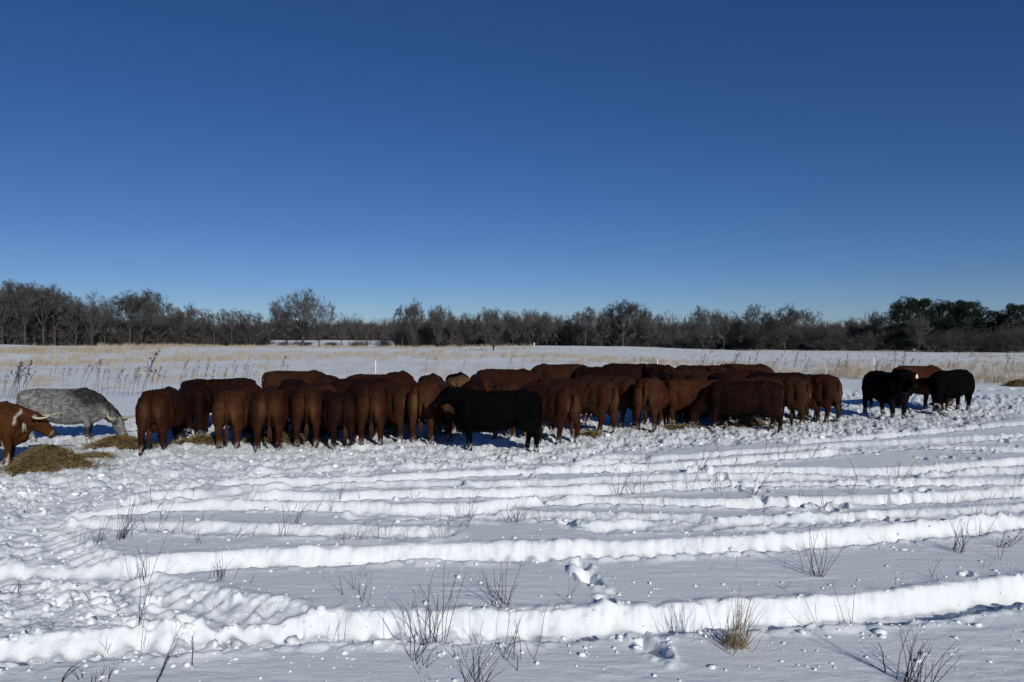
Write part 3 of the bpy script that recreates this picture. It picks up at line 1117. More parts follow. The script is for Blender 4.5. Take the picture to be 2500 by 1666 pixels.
weed(345, 968, 108, 'tallest branching dead weed with purple seed heads above the grey longhorn cow', None, 2)
weed(352, 967, 92, 'second dead weed rising beside the tallest one above the grey cow', None, 5)
for u, v, h in [(2, 975, 66), (12, 972, 58), (18, 976, 74), (26, 975, 82), (33, 976, 88), (40, 977, 94), (46, 976, 80), (52, 978, 98), (60, 972, 70), (22, 980, 60), (8, 966, 48), (36, 970, 76), (56, 968, 62)]:
    weed(u, v, h, 'dead weed with seed heads in the left-edge clump behind the longhorns', 'weed clump at the left edge')
for u, v, h in [(152, 945, 46), (160, 948, 52), (168, 946, 44), (196, 950, 60), (204, 952, 66), (232, 958, 76), (238, 962, 84), (246, 965, 60), (262, 966, 62), (276, 967, 66), (290, 966, 60), (300, 970, 56), (312, 968, 72), (322, 967, 68), (335, 966, 50), (362, 967, 62), (370, 962, 58), (380, 958, 64),
                (394, 950, 46), (178, 940, 40), (120, 940, 38), (135, 930, 36)]:
    weed(u, v, h, 'thin dead weed leaning right in the snow behind the grey longhorn', 'weeds behind the grey longhorn')
for i in range(34):
    u = rnd.uniform(410, 700)
    v = rnd.uniform(915, 955)
    weed(u, v, rnd.uniform(26, 58), 'thin dead weed standing behind the left end of the red herd', 'weeds behind the left herd')
for i in range(14):
    weed(rnd.uniform(930, 1330), rnd.uniform(888, 912), rnd.uniform(18, 40), 'thin dead weed standing behind the middle of the herd', 'weeds behind the middle herd')
for i in range(60):
    u = rnd.uniform(1700, 2260)
    weed(u, rnd.uniform(896, 924) + (u - 1700) * 0.012, rnd.uniform(24, 60), 'dark leaning dead weed in the grassy strip behind the right of the herd', 'weeds in the strip behind the right herd')
for i in range(26):
    weed(rnd.uniform(2290, 2500), rnd.uniform(895, 945), rnd.uniform(16, 40), 'dark dead weed in the snow right of the black bulls', 'weeds at the right edge')
for i in range(16):
    weed(rnd.uniform(1500, 1720), rnd.uniform(888, 902), rnd.uniform(14, 30), 'short dark weed in the grassy strip above the dense middle of the herd', 'weeds above the dense herd')


# ---- fence: white step-in posts and a strand of wire
def fence_post(u, vtop, vbot, label, r=0.012, mat=None, name='fence_post'):
    x, y = gp(u, vbot)
    g = float(far_terrain(np.array([x]), np.array([y]))[0])
    h = (vbot - vtop) / FPX * y
    T = Tubes()
    T.add([(0, 0, -0.2), (0, 0, h * 0.98), (0, 0, h)], [r, r, r * 0.7], 8)
    for k in range(3):
        T.add([(0, 0, h * (0.45 + 0.22 * k)), (r * 2.4, 0, h * (0.46 + 0.22 * k)), (r * 2.6, 0, h * (0.485 + 0.22 * k))], [r * 0.4] * 3, 5)
    o = obj(name, T.mesh(name), mat or M_WHITE, None, (x, y, g))
    tag(o, label, 'post', 'temporary fence posts')
    return Vector((x, y, g + h * 0.9))


pp = [fence_post(-60, 893, 952, 'white fence post beyond the left edge', 0.02)]
pp.append(fence_post(917, 884, 934, 'white fence post rising behind the left half of the herd', 0.026))
pp.append(fence_post(1605, 873, 906, 'white fence post just above the dense middle of the herd', 0.03))
pp.append(fence_post(2133, 872, 924, 'tall white fence post behind the left black bull', 0.026))
pp.append(fence_post(2560, 878, 930, 'white fence post beyond the right edge', 0.02))
fence_post(2016, 886, 920, 'thin white fence post between herd and bulls, deep in the weeds', 0.015)
fence_post(2429, 896, 926, 'faint thin white post right of the black bulls', 0.014)
fence_post(1596, 870, 890, 'dark short stake left of the white post above the dense herd', 0.03, M_POST)
fence_post(1304, 838, 848, 'small white post at the foot of the centre wood', 0.09)
for u, lab in ((1242, 'left'), (1270, 'middle'), (1358, 'right')):
    fence_post(u, 838, 847, 'distant wooden post at the wood edge, %s of three' % lab, 0.08, M_POST)
for i, (u, vt) in enumerate(((2268, 849), (2302, 849), (2372, 849), (2447, 851), (2489, 851))):
    fence_post(u, vt, 862, '%s weathered wooden post from the left below the pines' % ORD[i], 0.06, M_POST)
T = Tubes()
for a, b in zip(pp[:-1], pp[1:]):
    pts = [a.lerp(b, i / 10) + Vector((0, 0, -0.25 * math.sin(math.pi * i / 10) * 0.4)) for i in range(11)]
    T.add(pts, [0.004] * 11, 4)
tag(obj('fence_wire', T.mesh('fence_wire'), M_WIRE), 'thin fence wire strung between the white posts behind the herd', 'wire')


# ------------------------------------------------------------------ cattle
def ring_loft(V, F, secs, n=18):
    """secs: (centre, side vector, up vector, [egg]) -> closed tube"""
    base = len(V)
    for s in secs:
        c, a, b = Vector(s[0]), Vector(s[1]), Vector(s[2])
        egg = s[3] if len(s) > 3 else 0.0
        for k in range(n):
            w = 2 * math.pi * k / n
            cy, sz = math.cos(w), math.sin(w)
            pw = s[4] if len(s) > 4 else 1.0
            cc = math.copysign(abs(cy) ** pw, cy)
            ss = math.copysign(abs(sz) ** pw, sz)
            V.append(c + a * (cc * (1 - egg * ss)) + b * ss)
    m = len(secs)
    for i in range(m - 1):
        for k in range(n):
            k2 = (k + 1) % n
            F.append((base + i * n + k, base + i * n + k2, base + (i + 1) * n + k2, base + (i + 1) * n + k))
    F.append(tuple(base + k for k in range(n))[::-1])
    F.append(tuple(base + (m - 1) * n + k for k in range(n)))


def limb(V, F, pts, rads, n=12):
    """pts joints; rads (along x, lateral)"""
    secs = []
    m = len(pts)
    for i, p in enumerate(pts):
        t = (Vector(pts[min(i + 1, m - 1)]) - Vector(pts[max(i - 1, 0)])).normalized()
        lat = Vector((0, 1, 0))
        fw = t.cross(lat)
        fw.normalize()
        lat = fw.cross(t)
        r = rads[i] if hasattr(rads[i], '__len__') else (rads[i], rads[i])
        secs.append((p, lat * r[1], fw * r[0]))
    ring_loft(V, F, secs, n)


NECKS = {
    # neck joints (centre, half height, half width) ; head: poll point, direction, length scale
    'graze': dict(neck=[((0.55, 0, 1.04), .30, .20), ((0.78, 0, 0.92), .27, .17), ((1.00, 0, 0.72), .21, .125), ((1.17, 0, 0.52), .165, .105), ((1.27, 0, 0.38), .14, .10)], poll=(1.29, 0, 0.42), dirn=(0.40, 0, -0.92)),
    'level': dict(neck=[((0.55, 0, 1.06), .30, .21), ((0.76, 0, 1.14), .27, .17), ((0.94, 0, 1.21), .22, .14), ((1.06, 0, 1.28), .17, .12)], poll=(1.08, 0, 1.37), dirn=(0.70, 0, -0.71)),
    'alert': dict(neck=[((0.55, 0, 1.06), .31, .22), ((0.74, 0.03, 1.16), .28, .19), ((0.87, 0.05, 1.24), .24, .17), ((0.94, 0.07, 1.30), .19, .145)], poll=(0.97, 0.08, 1.38), dirn=(0.56, 0.10, -0.82)),
    'mid': dict(neck=[((0.55, 0, 1.04), .30, .20), ((0.74, 0, 1.00), .27, .17), ((0.92, 0, 0.96), .22, .14), ((1.03, 0, 0.94), .17, .12)], poll=(1.06, 0, 1.06), dirn=(0.62, -0.10, -0.78)),
    'graze_side': dict(neck=[((0.55, 0, 1.04), .30, .20), ((0.78, 0.03, 0.90), .27, .17), ((0.99, 0.10, 0.70), .21, .13), ((1.14, 0.19, 0.50), .165, .11), ((1.21, 0.25, 0.38), .14, .10)], poll=(1.21, 0.27, 0.42), dirn=(0.30, 0.42, -0.86)),
    'graze_out': dict(neck=[((0.55, 0, 1.04), .30, .20), ((0.80, 0, 0.94), .26, .16), ((1.03, 0, 0.76), .205, .12), ((1.21, 0, 0.60), .165, .105), ((1.30, 0, 0.50), .14, .10)], poll=(1.30, -0.02, 0.57), dirn=(0.44, -0.40, -0.80)),
}


def cow_mesh(seed, pose='graze', belly=1.0, udder=0.0, tail_swing=0.0, tail_out=0.0, stance=(0, 0, 0, 0), hump=0.0, bull=0.0, voxel=0.024, bony=1.0, coat='plain'):
    rng = random.Random(seed)
    V, F = [], []
    b = belly
    # torso
    st = [(-0.86, 1.19, 0.98, .10), (-0.80, 1.285, 0.84, .185), (-0.68, 1.345, 0.68, .265), (-0.50, 1.365, 0.62, .315), (-0.30, 1.345, 0.565, .345 * b), (-0.08, 1.325, 0.50, .385 * b), (0.14, 1.31, 0.46, .40 * b),
          (0.34, 1.31, 0.46, .375 * b), (0.50, 1.33 + hump, 0.49, .325), (0.64, 1.335 + hump, 0.52, .285 + .03 * bull), (0.77, 1.27 + hump, 0.56, .23 + .03 * bull), (0.87, 1.16, 0.66, .165), (0.93, 1.02, 0.74, .09)]
    secs = []
    for x, zt, zb, hw in st:
        c = (x, 0, zt - (zt - zb) * 0.52)
        secs.append((c, (0, hw, 0), (0, 0, (zt - zb) * 0.5), 0.16 if -0.35 < x < 0.6 else 0.02, 0.76 if x < -0.4 else 0.92))
    ring_loft(V, F, secs, 22)
    # spine ridge and tail head
    limb(V, F, [(-0.84, 0, 1.225), (-0.6, 0, 1.295), (-0.2, 0, 1.29), (0.3, 0, 1.275), (0.6, 0, 1.30 + hump)], [.06, .055, .05, .05, .06], 10)
    for s in (-1, 1):
        if bony:
            limb(V, F, [(-0.60, s * .11, 1.275), (-0.50, s * .205, 1.25), (-0.42, s * .265, 1.185)], [.075, .075, .055], 10)
        limb(V, F, [(-0.68, s * .10, 1.24), (-0.80, s * .115, 1.20), (-0.875, s * .115, 1.12)], [.07, .075, .045], 8)
        dh = stance[0] if s > 0 else stance[1]
        df = stance[2] if s > 0 else stance[3]
        w = .185
        # ham and hind leg
        limb(V, F, [(-0.66, s * .15, 1.16), (-0.74, s * .165, 1.0), (-0.76, s * .175, .82), (-0.72 + dh * .3, s * .185, .66), (-0.74 + dh * .5, s * w, .56)], [(.17, .125), (.17, .135), (.165, .130), (.135, .115), (.105, .09)], 14)
        limb(V, F, [(-0.52, s * .20, 1.10), (-0.46, s * .225, .86), (-0.50 + dh * .2, s * .215, .70), (-0.64 + dh * .4, s * .20, .585), (-0.765 + dh * .6, s * w, .50)], [(.16, .12), (.18, .135), (.16, .125), (.12, .10), (.088, .074)], 14)
        limb(V, F, [(-0.755 + dh * .55, s * w, .56), (-0.785 + dh * .65, s * w, .49), (-0.765 + dh * .8, s * w, .36), (-0.75 + dh * .92, s * w, .20), (-0.745 + dh, s * w, .125), (-0.715 + dh, s * w, .055), (-0.70 + dh, s * w, 0.0)],
             [(.085, .075), (.088, .074), (.064, .060), (.058, .055), (.066, .062), (.07, .066), (.085, .075)], 12)
        # foreleg
        wf = .175
        limb(V, F, [(0.58, s * .19, 1.12), (0.66, s * .215, .92), (0.585, s * .195, .74), (0.60 + df * .4, s * .18, .60), (0.615 + df * .6, s * wf, .44), (0.61 + df * .65, s * wf, .385), (0.60 + df * .85, s * wf, .22), (0.60 + df, s * wf, .125), (0.625 + df, s * wf, .055), (0.64 + df, s * wf, 0.0)],
             [(.17, .08), (.17, .11), (.14, .115), (.10, .09), (.078, .072), (.073, .068), (.057, .055), (.064, .06), (.068, .062), (.082, .072)], 12)
    if udder:
        limb(V, F, [(-0.30, 0, .62), (-0.42, 0, .57), (-0.55, 0, .55), (-0.62, 0, .60)], [.08, (.12 * udder, .14 * udder), (.12 * udder, .14 * udder), .06], 12)
        for sx in (-0.40, -0.52):
            for s in (-1, 1):
                limb(V, F, [(sx, s * .07, .50), (sx, s * .075, .42)], [.028, .02], 6)
    # brisket
    limb(V, F, [(0.40, 0, .56), (0.66, 0, .54), (0.84, 0, .62), (0.92, 0, .80)], [(.10, .14), (.11, .14), (.11, .11), (.08, .07)], 12)
    # tail
    tx = tail_out
    limb(V, F, [(-0.74, 0, 1.28), (-0.87, 0, 1.245), (-0.925 - tx * .3, tail_swing * .1, 1.13), (-0.925 - tx * .6, tail_swing * .35, .92), (-0.905 - tx * .8, tail_swing * .7, .70), (-0.895 - tx, tail_swing, .56)], [.05, .045, .034, .030, .026, .026], 8)
    # neck and head
    N = NECKS[pose]
    neck = N['neck']
    secs = []
    for i, (c, hh, hwid) in enumerate(neck):
        c = Vector(c)
        t = (Vector(neck[min(i + 1, len(neck) - 1)][0]) - Vector(neck[max(i - 1, 0)][0])).normalized()
        side = Vector((0, 0, 1)).cross(t)
        if side.length < 1e-3:
            side = Vector((0, 1, 0))
        side.normalize()
        up = t.cross(side)
        k = 1.0 + 0.15 * bull
        secs.append((c, side * hwid * k, up * hh * k))
    ring_loft(V, F, secs, 16)
    poll = Vector(N['poll'])
    D = Vector(N['dirn']).normalized()
    S = Vector((0, 0, 1)).cross(D).normalized()
    U = D.cross(S)
    HL = 0.53 if coat in ('grey', 'pied') else 0.47
    hd = [(-0.12, .085, .08, -.05), (0.02, .118, .125, -.065), (0.16, .128, .158, -.085), (0.32, .120, .165, -.092), (0.50, .100, .145, -.080), (0.68, .086, .118, -.064), (0.84, .088, .102, -.054), (0.96, .090, .092, -.050), (1.03, .068, .066, -.050)]
    secs = [(poll + D * (t * HL) + U * off, S * w, U * h, -0.08) for t, w, h, off in hd]
    ring_loft(V, F, secs, 16)
    ears = []
    for s in (-1, 1):
        e0 = poll + D * 0.05 + S * s * .09 - U * .02
        dr = (S * s * 0.96 - U * 0.18 - D * 0.12).normalized()
        flat = D.cross(dr).normalized()
        wv = dr.cross(flat).normalized()
        ring_loft(V, F, [(e0 - dr * .03, wv * .035, flat * .03), (e0 + dr * .05, wv * .055, flat * .026), (e0 + dr * .12, wv * .058, flat * .022), (e0 + dr * .19, wv * .028, flat * .016)], 10)
        ears.append((e0 + dr * .13, dr, wv, flat))
    me = bpy.data.meshes.new('tmp')
    me.from_pydata([tuple(p) for p in V], [], F)
    me.update()
    tmp = bpy.data.objects.new('tmp', me)
    COL.objects.link(tmp)
    rm = tmp.modifiers.new('r', 'REMESH')
    rm.mode = 'VOXEL'
    rm.voxel_size = voxel
    rm.adaptivity = 0.0
    sm = tmp.modifiers.new('s', 'SMOOTH')
    sm.factor = 0.5
    sm.iterations = 5
    dg = bpy.context.evaluated_depsgraph_get()
    out = bpy.data.meshes.new_from_object(tmp.evaluated_get(dg))
    bpy.data.objects.remove(tmp)
    bpy.data.meshes.remove(me)
    out.name = 'cow_body'
    n = len(out.vertices)
    co = np.empty(n * 3, np.float32)
    out.vertices.foreach_get('co', co)
    co = co.reshape(-1, 3).astype(np.float64)
    nr = np.empty(n * 3, np.float32)
    out.vertices.foreach_get('normal', nr)
    nr = nr.reshape(-1, 3)
    # shaggy winter coat and muscle unevenness
    q = fbm(co[:, 0] * 7 + seed, co[:, 2] * 7 + co[:, 1] * 5, seed, 3)
    q2 = fbm(co[:, 0] * 26 + seed * 3, co[:, 2] * 18 + co[:, 1] * 26, seed + 3, 2)
    fur = np.clip((co[:, 2] - 0.35) / 0.3, 0, 1)
    co += nr * (q * 0.011 + q2 * 0.0070)[:, None] * fur[:, None]
    out.vertices.foreach_set('co', co.astype(np.float32).ravel())
    x, y, z = co[:, 0], co[:, 1], co[:, 2]
    # coat attributes: pale = lighter hair on buttocks and belly seams, snow = snow caked on the feet
    pale = np.clip((-x - 0.70) / 0.10, 0, 1) * np.exp(-((np.abs(y) - 0.10) / 0.07) ** 2) * np.exp(-((z - 0.86) / 0.24) ** 2)
    pale = 0.55 * np.clip(pale * (0.7 + 0.5 * fbm(y * 4 + seed, z * 2.5, seed + 11, 2)), 0, 1)
    sn = np.clip(0.75 - z / 0.34, 0, 1) * 1.9
    sn = np.clip(sn * np.clip(fbm(x * 24 + seed * 5, z * 17 + y * 30, seed + 21, 3, 0.65) * 2.2 - 0.10, 0, 1), 0, 1)
    muz = np.zeros(n)
    rel = (co - np.array(poll)) @ np.array(D)
    muz = np.clip((rel - HL * 0.86) / 0.04, 0, 1) * (rel < 0.7)
    white = np.zeros(n)
    if coat == 'pied':      # white splashes on a brown side
        f = fbm(x * 5.5 + 3.1, z * 2.2 + y * 2.5, 5, 3)
        white = np.clip((f - 0.62) * 7, 0, 1) * (x > -0.9) * (x < 0.95)
        wob = 0.06 * fbm(z * 5, y * 4, 15, 2)
        band = np.exp(-((x - 0.80 + (1.2 - z) * 0.35 + wob) / 0.022) ** 2) * np.clip((z - 0.88) * 12, 0, 1) * np.clip((1.22 - z) * 12, 0, 1) * (np.abs(y) > 0.05)
        white = np.maximum(white, np.clip(band * 1.3, 0, 1))
        white = np.maximum(white, np.clip((rel - 0.43) * 14, 0, 1) * (fbm(x * 9, z * 9, 3, 2) > 0.05) * (rel < 0.7))
    elif coat == 'face':    # black with a white blaze and rings round the eyes
        pr = co - np.array(poll)
        side = np.abs(pr @ np.array(S))
        upc = pr @ np.array(U)
        eye = np.sqrt((rel - 0.16) ** 2 + (side - 0.10) ** 2 + (upc + 0.04) ** 2)
        on = (rel > -0.02) & (rel < 0.5) & (np.linalg.norm(pr, axis=1) < 0.55) & (side < 0.15)
        ring = np.exp(-((eye - 0.095) / 0.022) ** 2) * (upc > -0.12)
        jaw = np.exp(-((rel - 0.33 - 0.03 * fbm(x * 5, y * 5, 2, 2)) / 0.028) ** 2)
        white = np.clip(np.maximum(ring, jaw) * 1.3, 0, 1) * on
    elif coat == 'grey':    # dark neck, ears and patches on a grizzled light grey coat
        patch = np.clip(0.35 + 0.9 * fbm(x * 2.4, z * 3.0 + y, 27, 3), 0, 1)
        dark = np.clip((x + 0.35) / 1.0, 0, 1) * np.clip((z - 0.62) / 0.62, 0, 1) * np.clip(1 - np.abs(x - 0.55) / 1.1, 0, 1)
        dark = np.clip(dark * (0.8 + 0.7 * patch) + 0.30 * patch * np.clip((z - 0.6) / 0.4, 0, 1), 0, 1)
        neck_top = np.clip((x - 0.5) / 0.2, 0, 1) * np.clip(1 - np.abs(y) / 0.13, 0, 1)
        pr = co - np.array(poll)
        upc = pr @ np.array(U)
        headm = (rel > 0.02) * (np.linalg.norm(pr, axis=1) < 0.62)
        nt = np.clip(nr[:, 2] * 1.3 + 0.25, 0, 1) * np.clip((x - 0.45) / 0.25, 0, 1)
        dark = np.clip(dark * 1.0 + neck_top * 0.5 + nt * 0.9, 0, 1) * (1 - headm)
        side = np.abs(pr @ np.array(S))
        earm = (np.linalg.norm(pr, axis=1) < 0.40) * np.clip((side - 0.15) * 40, 0, 1) * (rel > -0.12) * (upc > -0.16)
        eye = np.exp(-(((rel - 0.10) / 0.06) ** 2 + ((side - 0.10) / 0.05) ** 2)) * headm
        fore = np.clip((0.42 - z) / 0.05, 0, 1) * (x > 0.3) * (z > 0.12) * (x < 0.85)
        dark = np.maximum(dark, np.maximum(earm, np.maximum(eye, fore)))
        white = 1 - np.clip(dark, 0, 1)
    for nm, arr in (('pale', pale), ('snowy', sn), ('muzzle', muz), ('white', white)):
        a = out.attributes.new(nm, 'FLOAT', 'POINT')
        a.data.foreach_set('value', np.asarray(arr, np.float32))
    smooth(out)
    # extras in local space
    eyes = [poll + D * .155 + S * s * .112 - U * .02 for s in (-1, 1)]
    switch_top = Vector((-0.895 - tx, tail_swing, .585))
    return dict(mesh=out, eyes=eyes, ears=ears, switch=switch_top, poll=poll, D=D, S=S, U=U, swing=tail_swing)


def mat_coat(name, c1, c2, pale, white=(0.62, 0.57, 0.50), muzzle=(0.06, 0.03, 0.02), grizzle=False, spec=0.10):
    t = NT(name)
    ob = mapped(t)
    oi = t.new('ShaderNodeObjectInfo')
    n1 = t.noise(2.6, 5, 0.62, ob, 0.6)
    col = t.ramp(n1.outputs[0], [(0.30, c1), (0.72, c2)]).outputs[0]
    # streaky hair
    n2 = t.noise(46.0, 3, 0.7, mapped(t, scale=(1.0, 1.0, 0.30)))
    hair = t.ramp(n2.outputs[0], [(0.30, (0.62, 0.62, 0.62)), (0.70, (1.30, 1.30, 1.30))]).outputs[0]
    mm = t.new('ShaderNodeMix', data_type='RGBA', blend_type='MULTIPLY')
    mm.inputs[0].default_value = 1.0
    t.link(col, mm.inputs[6])
    t.link(hair, mm.inputs[7])
    col = mm.outputs[2]
    ap = t.new('ShaderNodeAttribute', attribute_name='pale')
    col = t.mix(ap.outputs['Fac'], col, pale)
    aw = t.new('ShaderNodeAttribute', attribute_name='white')
    if grizzle:
        g = t.noise(13.0, 6, 0.80, mapped(t, scale=(0.75, 1.0, 1.25)), 0.5)
        gr = t.ramp(g.outputs[0], [(0.34, (0.04, 0.04, 0.042)), (0.50, (0.155, 0.157, 0.15)), (0.66, (0.36, 0.36, 0.335))]).outputs[0]
        gd = t.ramp(g.outputs[0], [(0.42, (0.008, 0.008, 0.009)), (0.70, (0.075, 0.075, 0.078))]).outputs[0]
        col = t.mix(aw.outputs['Fac'], gd, gr)
    else:
        col = t.mix(aw.outputs['Fac'], col, white)
    am = t.new('ShaderNodeAttribute', attribute_name='muzzle')
    col = t.mix(am.outputs['Fac'], col, muzzle)
    # bits of straw and snow caught on the back
    geo = t.new('ShaderNodeNewGeometry')
    sep = t.new('ShaderNodeSeparateXYZ')
    t.link(geo.outputs['Normal'], sep.inputs[0])
    up = t.ramp(sep.outputs[2], [(0.45, (0, 0, 0)), (0.85, (1, 1, 1))])
    fl = t.noise(52.0, 2, 0.5, ob)
    flr = t.ramp(fl.outputs[0], [(0.70, (0, 0, 0)), (0.73, (1, 1, 1))])
    fm = t.new('ShaderNodeMath', operation='MULTIPLY')
    t.link(up.outputs[0], fm.inputs[0])
    t.link(flr.outputs[0], fm.inputs[1])
    col = t.mix(fm.outputs[0], col, (0.22, 0.16, 0.09))
    a_s = t.new('ShaderNodeAttribute', attribute_name='snowy')
    col = t.mix(a_s.outputs['Fac'], col, (0.78, 0.79, 0.82))
    t.link(col, t.b.inputs['Base Color'])
    t.val('Roughness', 0.78)
    t.val('Specular IOR Level', spec)
    t.bump(n2.outputs[0], 0.8, 0.016)
    return t.m


COATS = {
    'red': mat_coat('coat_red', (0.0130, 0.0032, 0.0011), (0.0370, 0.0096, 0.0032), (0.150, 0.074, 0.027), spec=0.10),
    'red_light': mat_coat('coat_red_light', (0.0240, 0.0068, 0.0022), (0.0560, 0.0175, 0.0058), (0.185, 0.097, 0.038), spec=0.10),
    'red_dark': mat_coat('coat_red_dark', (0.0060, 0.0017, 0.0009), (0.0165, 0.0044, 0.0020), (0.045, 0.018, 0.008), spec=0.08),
    'brown': mat_coat('coat_brown', (0.0170, 0.0055, 0.0021), (0.0420, 0.0147, 0.0052), (0.145, 0.077, 0.032), spec=0.10),
    'tan': mat_coat('coat_tan', (0.080, 0.039, 0.016), (0.125, 0.066, 0.028), (0.22, 0.13, 0.065)),
    'black': mat_coat('coat_black', (0.0012, 0.0012, 0.0016), (0.0028, 0.0026, 0.0030), (0.006, 0.005, 0.005), white=(0.42, 0.38, 0.31), muzzle=(0.006, 0.006, 0.007), spec=0.025),
    'grey': mat_coat('coat_grey', (0.05, 0.05, 0.05), (0.10, 0.10, 0.10), (0.3, 0.3, 0.3), grizzle=True, muzzle=(0.02, 0.02, 0.02)),
    'pied': mat_coat('coat_pied', (0.042, 0.0135, 0.0035), (0.082, 0.030, 0.0085), (0.14, 0.07, 0.03), white=(0.42, 0.37, 0.30)),
}
M_SWITCH = mat_simple('tail_hair', (0.020, 0.008, 0.005), (0.055, 0.025, 0.013), 30.0)
M_SWITCH_B = mat_simple('tail_hair_black', (0.005, 0.004, 0.004), (0.012, 0.010, 0.010), 30.0)
M_HORN = NT('horn')
_a = M_HORN.new('ShaderNodeAttribute', attribute_name='tip')
_r = M_HORN.ramp(_a.outputs['Fac'], [(0.0, (0.30, 0.26, 0.18)), (0.45, (0.50, 0.44, 0.30)), (0.72, (0.42, 0.36, 0.24)), (0.95, (0.03, 0.027, 0.025))])
M_HORN.link(_r.outputs[0], M_HORN.b.inputs['Base Color'])
M_HORN.val('Roughness', 0.45)
M_HORN = M_HORN.m

CM = {
    'g1': cow_mesh(101, 'graze', 1.02, 0.0, 0.00, 0.0, (0.06, -0.05, 0.05, -0.06)),
    'g2': cow_mesh(102, 'graze', 1.10, 0.9, 0.03, 0.01, (-0.08, 0.08, -0.05, 0.10)),
    'g3': cow_mesh(103, 'graze', 0.92, 0.0, -0.02, 0.0, (0.0, 0.03, 0.08, -0.10)),
    'g4': cow_mesh(104, 'graze', 1.16, 1.1, 0.04, 0.02, (0.10, -0.06, -0.08, 0.06), bull=0.3),
    'g5': cow_mesh(105, 'graze', 1.04, 0.8, 0.10, 0.22, (-0.14, 0.10, 0.12, -0.14)),
    'lv': cow_mesh(106, 'level', 1.00, 0.0, 0.0, 0.03, (-0.10, 0.12, -0.02, 0.06), voxel=0.020),
    'md': cow_mesh(107, 'mid', 1.06, 0.0, 0.0, 0.02, (0.08, -0.10, 0.10, -0.06)),
    'al': cow_mesh(108, 'alert', 1.12, 0.0, 0.0, 0.0, (0.14, -0.12, -0.05, 0.10), bull=0.8, voxel=0.020),
    'gs': cow_mesh(109, 'graze_side', 1.12, 0.0, 0.02, 0.0, (0.10, -0.08, 0.12, -0.05), bull=0.7, voxel=0.020, coat='face'),
    'gry': cow_mesh(110, 'graze_out', 0.96, 0.0, 0.0, 0.0, (0.05, -0.08, 0.0, 0.05), hump=0.0, voxel=0.018, coat='grey'),
    'pie': cow_mesh(111, 'mid', 0.92, 0.0, 0.0, 0.0, (0.05, -0.05, 0.02, -0.02), voxel=0.018, coat='pied'),
}


def switch_mesh():
    T = Tubes()
    rg = random.Random(5)
    for k in range(16):
        a = rg.uniform(0, 6.28)
        r = 0.018
        o = Vector((math.cos(a) * r, math.sin(a) * r, 0))
        L = rg.uniform(0.24, 0.40)
        T.add([o * 0.6, o * 1.9 + Vector((0, 0, -L * 0.4)), o * rg.uniform(0.4, 1.9) + Vector((rg.gauss(0, .01), rg.gauss(0, .01), -L))], [0.012, 0.014, 0.003], 4)
    return T.mesh('tail_switch')


SW = switch_mesh()
bm = bmesh.new()
bmesh.ops.create_icosphere(bm, subdivisions=2, radius=0.022)
EYE = bpy.data.meshes.new('eye')
bm.to_mesh(EYE)
bm.free()
EYE.materials.append(M_EYE)


def tag_mesh():
    bm = bmesh.new()
    bmesh.ops.create_cube(bm, size=1.0)
    for v in bm.verts:
        v.co.x *= 0.085 * (0.55 if v.co.z > 0 else 1.0)
        v.co.z *= 0.11
        v.co.y *= 0.008
    bmesh.ops.bevel(bm, geom=[e for e in bm.edges], offset=0.003, segments=1, affect='EDGES')
    m = bpy.data.meshes.new('ear_tag')
    bm.to_mesh(m)
    bm.free()
    m.materials.append(M_TAG)
    return m


TAGM = tag_mesh()


def horn_mesh(pts, r0, name='horn'):
    P = [Vector(p) for p in pts]
    # Catmull-Rom in 3D
    Q = [2 * P[0] - P[1]] + P + [2 * P[-1] - P[-2]]
    out = []
    for i in range(1, len(Q) - 2):
        for k in range(6):
            t = k / 6
            a, b2, c, d = Q[i - 1], Q[i], Q[i + 1], Q[i + 2]
            out.append(0.5 * ((2 * b2) + (c - a) * t + (2 * a - 5 * b2 + 4 * c - d) * t * t + (3 * b2 - a - 3 * c + d) * t ** 3))
    out.append(P[-1])
    T = Tubes()
    n = len(out)
    T.add(out, [r0 * (1 - 0.86 * (i / (n - 1)) ** 1.2) for i in range(n)], 10)
    m = T.mesh(name)
    a = m.attributes.new('tip', 'FLOAT', 'POINT')
    a.data.foreach_set('value', np.repeat(np.arange(n) / (n - 1), 10).astype(np.float32))
    m.materials.append(M_HORN)
    return m


def cow(model, coat, x, y, theta, s, label, group, tags=(), z=None, name='cow', eyes=True):
    """theta: heading in degrees, 0 = away from the viewer, +90 = to the right"""
    C = CM[model]
    th = math.radians(theta)
    rz = math.pi / 2 - th
    if z is None:
        z = -0.10
    rr = random.Random(int(abs(x) * 131 + y * 517))
    t = empty(name, (x, y, z), rz, (s * rr.uniform(0.96, 1.04), s * rr.uniform(1.04, 1.16), s))
    bdy = obj('body', C['mesh'], COATS[coat] if len(C['mesh'].materials) == 0 else None, t)
    bdy.material_slots[0].link = 'OBJECT'
    bdy.material_slots[0].material = COATS[coat]
    if len(SW.materials) == 0:
        SW.materials.append(M_SWITCH)
    w = obj('tail_switch', SW, None, t, C['switch'], (0, C['swing'] * 0.8, rnd.uniform(0, 6)))
    if coat == 'black':
        w.material_slots[0].link = 'OBJECT'
        w.material_slots[0].material = M_SWITCH_B
    if eyes:
        for e in C['eyes']:
            obj('eye', EYE, None, t, e)
    for k in tags:
        p, dr, wv, flat = C['ears'][k]
        yv = (C['D'] + C['U'] * 0.3).normalized()
        o = obj('ear_tag', TAGM, None, t)
        zz = Vector((0, 0, 1))
        xx = dr.copy()
        xx.z = 0
        xx.normalize()
        yy = zz.cross(xx)
        o.matrix_local = Matrix.Translation(p + C['D'] * 0.035 + C['U'] * 0.03 - Vector((0, 0, .05))) @ Matrix((xx, yy, zz)).transposed().to_4x4()
    tag(t, label, 'cow' if name != 'bull' else 'bull', group)
    return t


